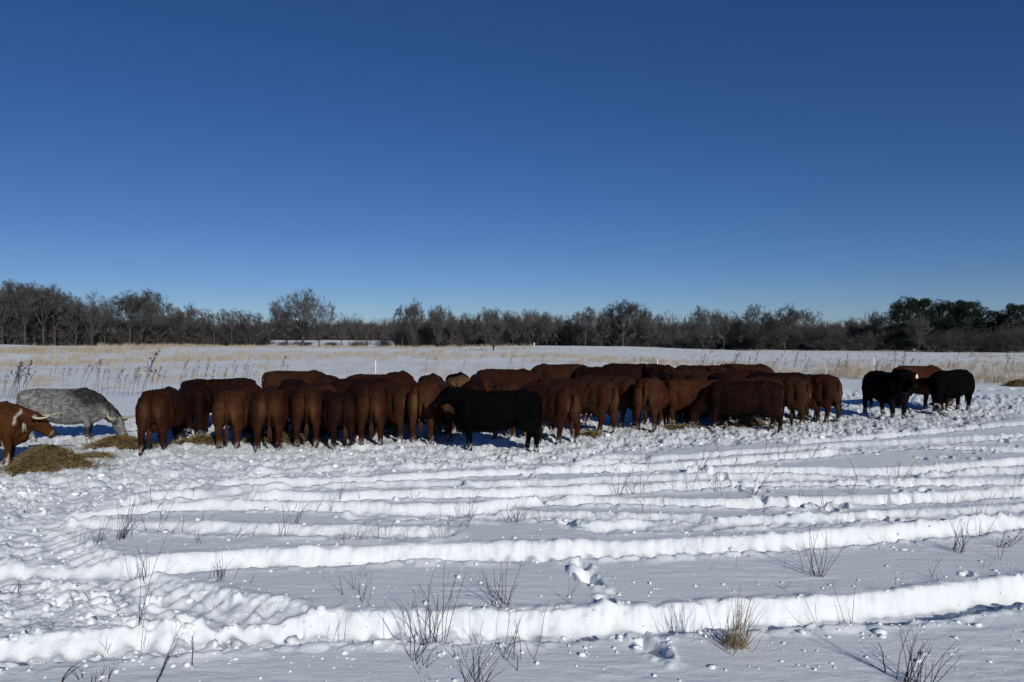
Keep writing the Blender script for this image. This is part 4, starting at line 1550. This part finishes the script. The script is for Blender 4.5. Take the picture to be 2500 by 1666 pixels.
def put(u, v, theta, s, anchor, z=-0.10):
    """ground position of a cow whose hind feet (h), centre (c) or fore feet (f) stand at pixel (u, v)"""
    x, y = gp(u, v, z)
    off = {'h': 0.74, 'c': 0.0, 'f': -0.60}[anchor] * s
    th = math.radians(theta)
    return x + math.sin(th) * off, y + math.cos(th) * off


def put_top(u, vtop, s):
    d = (CAM_H - (1.365 * s - 0.10)) * FPX / (vtop - V_HOR)
    return (u - 1250) / FPX * d, d


GF = 'red cattle lined up at the hay'
GB = 'red cattle behind the front row'
# front row: (model, coat, u, v, theta, scale, anchor, label)
front = [
    ('g2', 'red', 372, 1112, 15, 1.06, 'h', 'large red-brown cow at the left end of the herd, rump to the viewer'),
    ('g1', 'red_light', 556, 1103, 16, 1.02, 'h', 'brown cow with snow-caked hind feet, second rump from the left of the front row'),
    ('g3', 'red', 655, 1106, 2, 1.06, 'h', 'red cow seen squarely from behind, third rump from the left of the front row'),
    ('g1', 'red', 748, 1099, 0, 1.09, 'h', 'red cow seen squarely from behind with long hanging tail, fourth rump from the left'),
    ('g3', 'red_dark', 836, 1101, -16, 0.98, 'h', 'small dark red cow turned slightly left, fifth rump from the left'),
    ('g1', 'red', 905, 1097, -4, 1.09, 'h', 'red cow with pale buttocks, sixth rump from the left of the front row'),
    ('g2', 'brown', 992, 1082, -30, 1.06, 'h', 'light brown cow with full udder turned left, seventh rump from the left'),
    ('g3', 'red_light', 1030, 1088, 18, 1.12, 'h', 'light brown cow half hidden by the head of the near black cow'),
    ('g1', 'brown', 1076, 1080, 6, 1.04, 'h', 'cow with pale inner hind legs showing below the black cow\'s chin'),
    ('g4', 'red', 1388, 1090, -42, 1.08, 'h', 'red cow just right of the near black cow, tail swung wide of its rump'),
    ('g4', 'brown', 1482, 1064, -58, 1.10, 'h', 'long brown cow with straw along its back, right of the near black cow'),
    ('g4', 'brown', 1536, 1046, -58, 1.10, 'h', 'long brown cow overlapped by the straw-backed one'),
    ('g1', 'red_light', 1578, 1056, 9, 1.08, 'h', 'orange-brown cow seen from behind, middle right of the front row'),
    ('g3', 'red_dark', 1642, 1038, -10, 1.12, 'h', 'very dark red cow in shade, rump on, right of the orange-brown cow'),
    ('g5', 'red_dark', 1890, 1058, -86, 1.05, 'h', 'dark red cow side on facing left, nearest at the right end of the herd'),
    ('g2', 'brown', 1958, 1041, -68, 1.06, 'h', 'lighter brown cow partly behind the dark side-on cow at the right end'),
    ('g5', 'brown', 1992, 1034, -70, 1.02, 'h', 'brown cow with tail swung out, overlapped at the right end of the herd'),
    ('g1', 'red', 2034, 1037, -62, 1.10, 'h', 'red cow with straight hanging tail, rightmost of the main herd'),
]
for m, c, u, v, th, s, an, lab in front:
    th += math.degrees(math.atan((u - 1250) / FPX))     # headings above are read relative to the line of sight
    x, y = put(u, v, th, s, an)
    cow(m, c, x, y, th, s, lab, GF, z=-0.12, eyes=False)
# the near black cow, standing side on
x, y = put(1300, 1108, -86, 1.04, 'h')
cow('lv', 'black', x, y, -86, 1.04, 'black cow standing side on in front of the herd, head raised facing left', 'black cattle', z=-0.10)
# behind: (model, coat, u centre, v top, theta, scale, label, tags)
back = [
    ('g3', 'red_dark', 536, 922, -88, 1.06, 'dark red cow side on facing left behind the two leftmost rumps', ()),
    ('g4', 'brown', 722, 903, 84, 1.10, 'tall brown cow side on above the third and fourth rumps of the front row', ()),
    ('md', 'red', 806, 916, 165, 1.06, 'red cow facing the viewer, head low between the fourth and fifth rumps', ()),
    ('g1', 'red_dark', 888, 922, 70, 1.06, 'dark red cow side on above the fifth rump of the front row', ()),
    ('g2', 'red', 930, 911, 78, 1.10, 'red cow side on above the sixth rump of the front row', ()),
    ('g3', 'red', 976, 905, 8, 1.10, 'red cow with ridged backbone, rump on, high above the seventh rump', ()),
    ('g1', 'red', 1054, 912, 4, 1.08, 'red cow with peaked backbone behind the near black cow\'s head', ()),
    ('g3', 'tan', 1124, 916, 4, 1.08, 'pale tan cow, only its rounded rump showing above the near black cow', ()),
    ('g1', 'black', 1120, 909, 5, 1.08, 'black cow showing only a dark hump above the pale tan rump', ()),
    ('g3', 'red', 1180, 909, 6, 1.08, 'red cow, rounded rump right of the pale tan one', ()),
    ('md', 'red', 1236, 899, 80, 1.10, 'red cow facing right with ear tag, highest above the near black cow\'s back', (0,)),
    ('g2', 'brown', 1246, 930, 12, 1.05, 'brown cow, low rounded rump above the near black cow\'s hindquarters', ()),
    ('g4', 'brown', 1366, 887, -80, 1.14, 'long brown cow side on along the skyline right of centre', ()),
    ('g2', 'red_dark', 1462, 893, -70, 1.10, 'dark red cow side on along the skyline behind the straw-backed cow', ()),
    ('g1', 'red_dark', 1534, 886, 80, 1.10, 'dark red cow on the skyline left of the ear-tagged face', ()),
    ('md', 'red', 1612, 888, 150, 1.10, 'red cow with white-marked face and ear tag looking towards the viewer', (0,)),
    ('g3', 'red', 1706, 890, -75, 1.10, 'red cow on the skyline right of the ear-tagged face', ()),
    ('g2', 'red_dark', 1744, 891, 75, 1.08, 'dark red cow on the skyline with a small knob of poll showing', ()),
    ('g4', 'brown', 1818, 887, 82, 1.12, 'brown cow with the broadest back on the skyline at right', ()),
    ('g1', 'brown', 1712, 903, 84, 1.08, 'brown cow in the second rank right of the very dark rump', ()),
    ('g3', 'red_light', 1704, 924, 80, 1.02, 'lighter red cow facing right, low in the dense middle of the herd', ()),
    ('g4', 'red', 1800, 901, -82, 1.08, 'long red cow, unbroken back in the second rank at right', ()),
    ('g2', 'brown', 1828, 921, -80, 1.03, 'brown cow in the third rank above the nearest dark side-on cow', ()),
    ('g1', 'red_dark', 1898, 907, -76, 1.06, 'dark red cow stepping down at the right end of the second rank', ()),
]
for m, c, u, vt, th, s, lab, tg in back:
    th += math.degrees(math.atan((u - 1250) / FPX))
    x, y = put_top(u, vt, s)
    cow(m, c, x, y, th, s, lab, GB, tg, eyes=(m == 'md'))
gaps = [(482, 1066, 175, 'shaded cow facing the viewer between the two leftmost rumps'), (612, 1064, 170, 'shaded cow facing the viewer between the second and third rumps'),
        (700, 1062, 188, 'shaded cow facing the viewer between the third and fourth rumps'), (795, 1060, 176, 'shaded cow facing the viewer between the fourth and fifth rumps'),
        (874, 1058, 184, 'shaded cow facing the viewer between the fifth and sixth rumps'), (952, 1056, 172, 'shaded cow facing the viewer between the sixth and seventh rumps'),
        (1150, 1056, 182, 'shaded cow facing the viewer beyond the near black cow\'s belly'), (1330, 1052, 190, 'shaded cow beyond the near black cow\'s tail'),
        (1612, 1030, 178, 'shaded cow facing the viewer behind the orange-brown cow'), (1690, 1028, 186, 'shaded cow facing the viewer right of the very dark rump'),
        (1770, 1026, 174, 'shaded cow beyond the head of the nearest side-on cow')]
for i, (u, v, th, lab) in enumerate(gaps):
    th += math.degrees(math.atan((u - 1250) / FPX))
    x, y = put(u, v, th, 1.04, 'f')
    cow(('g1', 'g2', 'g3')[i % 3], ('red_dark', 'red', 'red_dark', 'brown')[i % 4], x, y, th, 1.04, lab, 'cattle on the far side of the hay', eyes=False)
# the three at the right
x, y = put(2192, 1029, 180, 1.10, 'f')
cow('al', 'black', x, y, 180, 1.10, 'black bull with pale ear tag, head up, standing apart on the right', 'black cattle', (1,), name='bull')
x, y = put(2243, 1001, 68, 1.16, 'c')
cow('g4', 'red_light', x, y, 68, 1.16, 'red-brown cow standing behind the two black bulls', None, eyes=False)
x, y = put(2296, 1011, -122, 1.08, 'f')
cow('gs', 'black', x, y, -122, 1.08, 'black bull with white-ringed face, head down, furthest right', 'black cattle', name='bull')
# longhorns on the left
x, y = put(214, 1080, 76, 0.99, 'f')
t = cow('gry', 'grey', x, y, 74, 0.99, 'grizzled grey longhorn cow with dark shoulders eating hay', 'longhorn cattle', name='longhorn_cow')
C = CM['gry']
pl, D, S, U = C['poll'], C['D'], C['S'], C['U']
for s in (1, -1):
    Z = Vector((0, 0, 1))
    if s > 0:
        hp = [pl + S * .07, pl + S * .20 + D * .02, pl + S * .38 + Z * .01, pl + S * .56 + Z * .05, pl + S * .66 + Z * .15]
    else:
        hp = [pl - S * .07, pl - S * .17 + D * .01, pl - S * .25 + Z * .05, pl - S * .27 + Z * .15, pl - S * .22 + Z * .25]
    hm = horn_mesh(hp, 0.042)
    obj('horn', hm, None, t)
x, y = put(18, 1146, 62, 0.98, 'f')
t = cow('pie', 'pied', x, y, 62, 0.98, 'brown and white longhorn cow cut off by the left edge, head over the hay', 'longhorn cattle', name='longhorn_cow')
C = CM['pie']
pl, D, S, U = C['poll'], C['D'], C['S'], C['U']
for s in (1, -1):
    X, Z = Vector((1, 0, 0)), Vector((0, 0, 1))
    hm = horn_mesh([pl + S * s * .07 - Z * .02, pl + S * s * .20 - Z * .03, pl + S * s * .29 + X * .12 - Z * .05, pl + S * s * .30 + X * .26 - Z * .02, pl + S * s * .29 + X * .37 + Z * .07], 0.036)
    obj('horn', hm, None, t)


# ------------------------------------------------------------------ hay
def hay_pile(u, v, rx, ry, h, label, n=700, seed=1):
    x0, y0 = gp(u, v)
    rg = random.Random(seed)
    nr, na = 14, 40
    V, F = [], []
    prof = lambda q: h * (1 - q * q) ** 1.0 if q < 1 else 0
    for i in range(nr + 1):
        q = i / nr
        for j in range(na):
            a = 2 * math.pi * j / na
            k = 1 + 0.22 * math.sin(3 * a + seed) + 0.10 * math.sin(7 * a + seed * 2)
            px, py = rx * q * k * math.cos(a), ry * q * k * math.sin(a)
            z = prof(q) + 0.35 * h * float(perlin(np.array([px * 4 + seed]), np.array([py * 4]), 5)[0]) * (1 - q ** 3) + rg.gauss(0, 0.012)
            V.append((px, py, z - 0.12 * q ** 4 - 0.06))
    for i in range(nr):
        for j in range(na):
            j2 = (j + 1) % na
            F.append((i * na + j, (i + 1) * na + j, (i + 1) * na + j2, i * na + j2))
    t = empty('hay_pile', (x0, y0, 0))
    me = bpy.data.meshes.new('mound')
    me.from_pydata(V, [], F)
    me.update()
    smooth(me)
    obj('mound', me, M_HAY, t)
    T = Tubes()
    for k in range(n):
        a = rg.uniform(0, 6.283)
        q = math.sqrt(rg.random()) * 1.08 if rg.random() < 0.90 else rg.uniform(1.0, 1.75)
        kk = 1 + 0.22 * math.sin(3 * a + seed) + 0.10 * math.sin(7 * a + seed * 2)
        px, py = rx * q * kk * math.cos(a), ry * q * kk * math.sin(a)
        z = prof(min(q, 1)) - 0.05 + rg.uniform(-0.01, 0.05) + (0.02 if q > 1.08 else 0)
        L = rg.uniform(0.10, 0.34)
        dd = Vector((rg.gauss(0, 1), rg.gauss(0, 1), rg.gauss(0, 0.28))).normalized() * L
        c = Vector((px, py, z))
        bend = Vector((0, 0, rg.uniform(0.0, 0.05)))
        r = rg.uniform(0.002, 0.0045)
        T.add([c - dd * .5, c + bend, c + dd * .5 + bend * rg.uniform(-.6, .8)], [r, r, r * .6], 3)
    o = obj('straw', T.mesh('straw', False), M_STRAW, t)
    o['kind'] = 'stuff'
    tag(t, label, 'hay', 'piles of hay on the snow')


hay_pile(112, 1138, 0.66, 0.50, 0.38, 'largest hay pile, in front of the brown and white longhorn', 2600, 1)
hay_pile(294, 1086, 0.70, 0.42, 0.20, 'hay pile under the grey longhorn\'s muzzle', 1000, 2)
hay_pile(232, 1112, 0.36, 0.14, 0.04, 'thin scatter of hay between the two longhorns', 350, 3)
hay_pile(500, 1078, 0.60, 0.40, 0.16, 'hay between the leftmost two rumps', 500, 4)
hay_pile(690, 1075, 0.9, 0.5, 0.2, 'hay behind the third and fourth rumps', 500, 5)
hay_pile(1438, 1060, 0.38, 0.22, 0.10, 'hay by the straw-backed cow\'s hind feet', 160, 6)
hay_pile(1655, 1042, 0.6, 0.25, 0.06, 'hay scattered right of the orange-brown cow', 200, 7)
hay_pile(1830, 1038, 0.55, 0.32, 0.20, 'hay seen between the legs of the dark side-on cow', 450, 8)
hay_pile(2490, 943, 0.9, 0.6, 0.35, 'dark clump of old hay at the right edge', 450, 9)


# ------------------------------------------------------------------ dead shrubs and stalks in the near snow
def shrub_mesh(seed, h, n, fan, lean, r, base=0.06, twigs=0.5, crook=0.10, side_only=True):
    """stems fanning from one root; lean to the right (+x)"""
    rg = random.Random(seed)
    T = Tubes()
    for k in range(n):
        f = (k + 0.5) / n * 2 - 1 if n > 1 else 0
        L = h * rg.uniform(0.55, 1.08)
        a = lean + f * fan + rg.gauss(0, fan * 0.25 + 0.03)
        b = rg.gauss(0, 0.18 + fan * 0.3)
        d = Vector((math.sin(a), math.sin(b), math.cos(a))).normalized()
        p = Vector((rg.gauss(0, base), rg.gauss(0, base), -0.05))
        pts, rads = [p], [r]
        m = 6
        q = p.copy()
        curve = rg.gauss(0, crook * 0.5)
        for i in range(m):
            d = (d + Vector((curve + rg.gauss(0, crook), rg.gauss(0, crook), 0.03))).normalized()
            q = q + d * (L / m)
            pts.append(q.copy())
            rads.append(r * (1 - 0.62 * (i + 1) / m))
        T.add(pts, rads, 5)
        for w in range(int(rg.random() * twigs * 6)):
            x = rg.uniform(0.35, 0.95) * m
            i = min(int(x), m - 1)
            s = pts[i].lerp(pts[i + 1], x - i)
            dr = turn((pts[i + 1] - pts[i]).normalized(), rg.uniform(0.3, 0.8), rg)
            tl = L * rg.uniform(0.08, 0.28)
            e = s + dr * tl
            T.add([s, s.lerp(e, 0.5) + Vector((0, 0, 0.01)), e + Vector((0, 0, 0.03 * tl))], [rads[i] * 0.6, rads[i] * 0.5, rads[i] * 0.25], 4)
            if rg.random() < 0.3:
                T.blob(e, r * 1.2)
    return T.mesh('dead_shrub')


def shrub(u, v, hpx, n, fan, lean, label, group=None, mat=None, twigs=0.5, crook=0.07, thick=1.0, seed=None, base=0.05, name='dead_shrub', cat='shrub'):
    x, y = gp(u, v)
    h = hpx / FPX * y
    me = shrub_mesh(seed or int(u * 7 + v), h, n, fan, lean, thick * (0.0023 + 0.0012 * h), base, twigs, crook)
    o = obj(name, me, mat or M_STEM, None, (x, y, gz(x, y)))
    tag(o, label, cat, group)
    return o


NS = [
    (289, 1318, 125, 15, 0.16, 0.38, 'tall clump of dark stems leaning right, left of the picture below the big rump', {}),
    (241, 1326, 80, 8, 0.16, 0.28, 'shorter clump of stems touching the left of the tall leaning clump', {}),
    (197, 1326, 86, 2, 0.03, 0.02, 'pair of thin upright stems left of the tall leaning clump', {}),
    (347, 1404, 95, 9, 0.30, 0.12, 'fan of thin stems on the near bank below the tall leaning clump', {}),
    (532, 1414, 88, 12, 0.38, 0.10, 'wide fan of thin stems by the second rut, left of centre', {}),
    (474, 1328, 62, 3, 0.35, 0.1, 'small branching twig beside the narrow rut, left of centre', {'twigs': 1.2}),
    (568, 1313, 60, 6, 0.25, 0.9, 'low twig bent far over to the right on clean snow, left of centre', {}),
    (684, 1313, 112, 5, 0.22, 0.12, 'tall open fork of thin stems left of centre above the second rut', {'twigs': 0.3}),
    (333, 1522, 225, 2, 0.02, 0.08, 'very tall single curved stem rising from the churned snow at left', {'crook': 0.06}),
    (327, 1592, 200, 2, 0.14, 0.28, 'tall arching stem with a dark curled leaf at its foot', {'crook': 0.05}),
    (391, 1668, 215, 2, 0.03, 0.34, 'tall forked weed arching right from the bottom edge at left', {'twigs': 1.2, 'thick': 1.2}),
    (116, 1668, 95, 1, 0.0, -0.06, 'thick crooked stick at the bottom left corner', {'thick': 2.6, 'twigs': 1.3, 'crook': 0.22}),
    (204, 1666, 62, 5, 0.50, 0.05, 'small V-shaped twig at the bottom edge, left', {'thick': 1.3}),
    (240, 1668, 66, 4, 0.40, 0.20, 'forked twig right of the V-shaped one at the bottom edge', {'thick': 1.3}),
    (476, 1640, 88, 1, 0, 0.04, 'straight thick stick with a stubby cross twig near the bottom left', {'thick': 2.0, 'twigs': 1.0}),
    (554, 1556, 88, 7, 0.75, 0.1, 'splayed bunch of broken tan stalks in the nearest rut', {'mat': M_TAN, 'thick': 1.2}),
    (25, 1432, 48, 2, 0.45, -0.1, 'broken stick lying by the left edge', {'thick': 1.4}),
    (1004, 1207, 50, 3, 0.18, 0.0, 'small zigzag twig standing in clean snow below the near black cow', {'twigs': 1.6, 'crook': 0.16}),
    (1252, 1273, 80, 9, 0.14, 0.62, 'clump of dark stems leaning hard right in the middle of the snow', {'thick': 1.2}),
    (841, 1322, 58, 6, 0.34, 0.0, 'small fan of stems on clean snow, first of four left of centre', {}),
    (873, 1319, 62, 7, 0.30, 0.25, 'small fan of stems on clean snow, second of four left of centre', {}),
    (930, 1307, 58, 7, 0.10, 0.05, 'upright bunch of stems on clean snow, third of four left of centre', {}),
    (985, 1305, 56, 2, 0.06, 0.12, 'single stem on clean snow, last of four left of centre', {}),
    (1075, 1311, 98, 2, 0.06, -0.20, 'long thin stem leaning left near the centre', {}),
    (1092, 1284, 40, 5, 0.30, 0.25, 'low fan of stems right of the long left-leaning stem', {}),
    (1122, 1287, 36, 7, 0.20, 0.60, 'low clump of stems bent right near the centre', {}),
    (854, 1451, 78, 5, 0.22, -0.02, 'branching stem on the clean strip between the near ruts, left of centre', {}),
    (888, 1477, 82, 3, 0.14, 0.18, 'forked stem right of the branching stem between the near ruts', {'twigs': 1.0}),
    (822, 1553, 130, 2, 0.04, 0.12, 'tall thin stem standing in the nearest rut, left of the tallest shrub', {}),
    (1060, 1562, 215, 14, 0.26, -0.08, 'tallest dark shrub, many stems fanning up from the nearest rut at centre', {'thick': 1.15}),
    (1006, 1620, 150, 7, 0.34, 0.50, 'spray of stems leaning right from below the tallest shrub', {'thick': 1.1}),
    (1230, 1484, 120, 10, 0.30, -0.22, 'dark twiggy shrub leaning left on the strip between the near ruts', {'twigs': 0.9, 'crook': 0.12, 'thick': 1.2}),
    (1240, 1608, 155, 7, 0.20, 0.18, 'upright shrub beside a snow block, right of the tallest shrub', {}),
    (1270, 1637, 72, 1, 0.02, 0.10, 'bent stalk with a dark seed head near the bottom centre', {'thick': 1.8}),
    (1142, 1608, 92, 2, 0.22, 0.14, 'thin forked stem between the tallest and the upright shrub', {}),
    (1137, 1668, 150, 10, 0.28, 0.55, 'broad spray of stems leaning right from the bottom edge at centre', {'thick': 1.15}),
    (1032, 1668, 60, 3, 0.20, 0.02, 'three short upright stubs at the bottom edge near the centre', {}),
    (1577, 1249, 42, 1, 0.02, -0.03, 'short dark stick in clean snow right of centre', {'thick': 2.0, 'twigs': 1.0}),
    (1791, 1582, 150, 44, 0.26, 0.26, 'tan clump of dry bunchgrass in the right foreground', {'mat': M_TAN, 'twigs': 0.0, 'crook': 0.04, 'base': 0.06, 'name': 'grass_clump', 'cat': 'grass clump'}),
    (1791, 1580, 62, 60, 0.55, 0.12, 'short matted tan leaves at the foot of the bunchgrass', {'mat': M_TAN, 'twigs': 0.0, 'crook': 0.09, 'base': 0.06, 'name': 'grass_clump', 'cat': 'grass clump'}),
    (1716, 1540, 70, 3, 0.18, 0.10, 'thin tan stalks left of the bunchgrass', {'mat': M_TAN}),
    (2231, 1672, 165, 22, 0.42, 0.26, 'large many-stemmed shrub at the bottom right', {'thick': 1.15}),
    (2147, 1638, 138, 1, 0.0, -0.10, 'single crooked dark stick left of the large bottom-right shrub', {'thick': 2.2, 'crook': 0.12}),
    (1990, 1407, 135, 12, 0.48, -0.02, 'V-shaped fan of dark stems between the near ruts at right', {'thick': 1.1}),
    (2085, 1517, 155, 4, 0.12, -0.08, 'tall thin stems crossing the nearest rut at right', {}),
    (2281, 1415, 42, 2, 0.10, -0.15, 'short knobbly twig above the nearest rut at right', {'thick': 1.6}),
    (2290, 1414, 72, 1, 0.0, 0.10, 'thin stem right of the short knobbly twig', {}),
    (2338, 1346, 115, 13, 0.26, 0.02, 'upright dark shrub with tangled foot near the right edge', {'thick': 1.15}),
    (2396, 1258, 62, 9, 0.20, 0.02, 'small tan tuft above the second rut near the right edge', {'mat': M_TAN}),
    (2440, 1336, 80, 5, 0.30, 0.85, 'fallen branch reaching out to the right edge', {'thick': 1.8, 'twigs': 1.0}),
    (1864, 1254, 48, 4, 0.42, 0.0, 'V-shaped twig on clean snow right of centre', {}),
    (2010, 1247, 90, 2, 0.05, -0.30, 'long stem leaning left on clean snow at right', {'thick': 1.3}),
    (2032, 1245, 52, 3, 0.25, 0.30, 'twig with drooping tip right of the long left-leaning stem', {'twigs': 1.2}),
    (1753, 1200, 58, 5, 0.10, -0.05, 'bunch of upright dark stems by the hoof trail', {'thick': 1.3}),
    (1669, 1192, 38, 2, 0.12, 0.0, 'small branched twig left of the upright stems by the hoof trail', {'twigs': 1.5}),
    (2277, 1238, 45, 2, 0.12, 0.50, 'leaning twig on clean snow near the right edge', {}),
    (2476, 1222, 42, 4, 0.40, 0.05, 'small forked twig at the right edge', {}),
    (1956, 1213, 62, 3, 0.25, -0.25, 'dark stems crossing each other right of the hoof trail', {}),
    (1580, 1136, 62, 6, 0.50, 0.30, 'tangle of crossing dark stems below the orange-brown cow', {'thick': 1.3}),
    (1798, 1142, 56, 7, 0.34, 0.22, 'clump of dark stems below the nearest side-on cow', {'thick': 1.3}),
    (2352, 1054, 46, 2, 0.05, 0.05, 'two dark stems standing right of the white-faced bull', {'thick': 1.5}),
    (2392, 1056, 62, 1, 0.0, 0.0, 'tall single dark stem at right beyond the two dark stems', {'thick': 1.5}),
    (640, 1095, 80, 2, 0.35, 0.30, 'pale dry stalks crossing the hind legs of the third rump', {'mat': M_TAN}),
]
for u, v, hp, n, fan, lean, lab, kw in NS:
    shrub(u, v, hp, n, fan, lean, lab, **kw)
# small unremarkable stems: a few shapes, copied
SMALL = []
for i in range(8):
    m = shrub_mesh(300 + i, 0.42, 1 + i % 3, 0.22, (-0.25, 0.1, 0.3, 0.0, 0.45, -0.1, 0.2, 0.6)[i], 0.0030, 0.02, 0.8, 0.10)
    m.materials.append(M_STEM)
    SMALL.append(m)


def small_stems(n, u0, u1, v0, v1, label, group, smin=0.6, smax=1.3):
    P = [gp(rnd.uniform(u0, u1), rnd.uniform(v0, v1)) for k in range(n)]
    Z = ground_height(np.array([p[0] for p in P]), np.array([p[1] for p in P]))
    for (x, y), z in zip(P, Z):
        o = obj('withered_plant', rnd.choice(SMALL), None, None, (x, y, float(z) - 0.02), (rnd.gauss(0, .1), rnd.gauss(0, .1), rnd.uniform(-0.6, 0.6)), rnd.uniform(smin, smax))
        tag(o, label, 'plant', group)


small_stems(46, 1480, 2490, 1110, 1215, 'short dark twig poking from the snow below the right half of the herd', 'twigs below the right half of the herd', 0.8, 1.7)
small_stems(16, 1480, 2490, 1215, 1300, 'short dark twig on the smooth snow at middle right', 'twigs at middle right')
small_stems(14, 620, 1400, 1190, 1300, 'short dark twig on the smooth snow at centre', 'twigs at centre')
small_stems(12, 60, 640, 1200, 1300, 'short thin twig in the churned snow at left', 'twigs at left')
small_stems(12, 700, 1700, 1380, 1480, 'short thin twig on the smooth strip between the near ruts', 'twigs between the near ruts', 0.3, 0.7)
small_stems(12, 1700, 2480, 1300, 1440, 'short thin twig on the smooth snow at right between the near ruts', 'twigs between the near ruts at right', 0.3, 0.7)
small_stems(12, 60, 700, 1420, 1640, 'short dark twig in the churned snow at bottom left', 'twigs at bottom left', 0.3, 0.7)
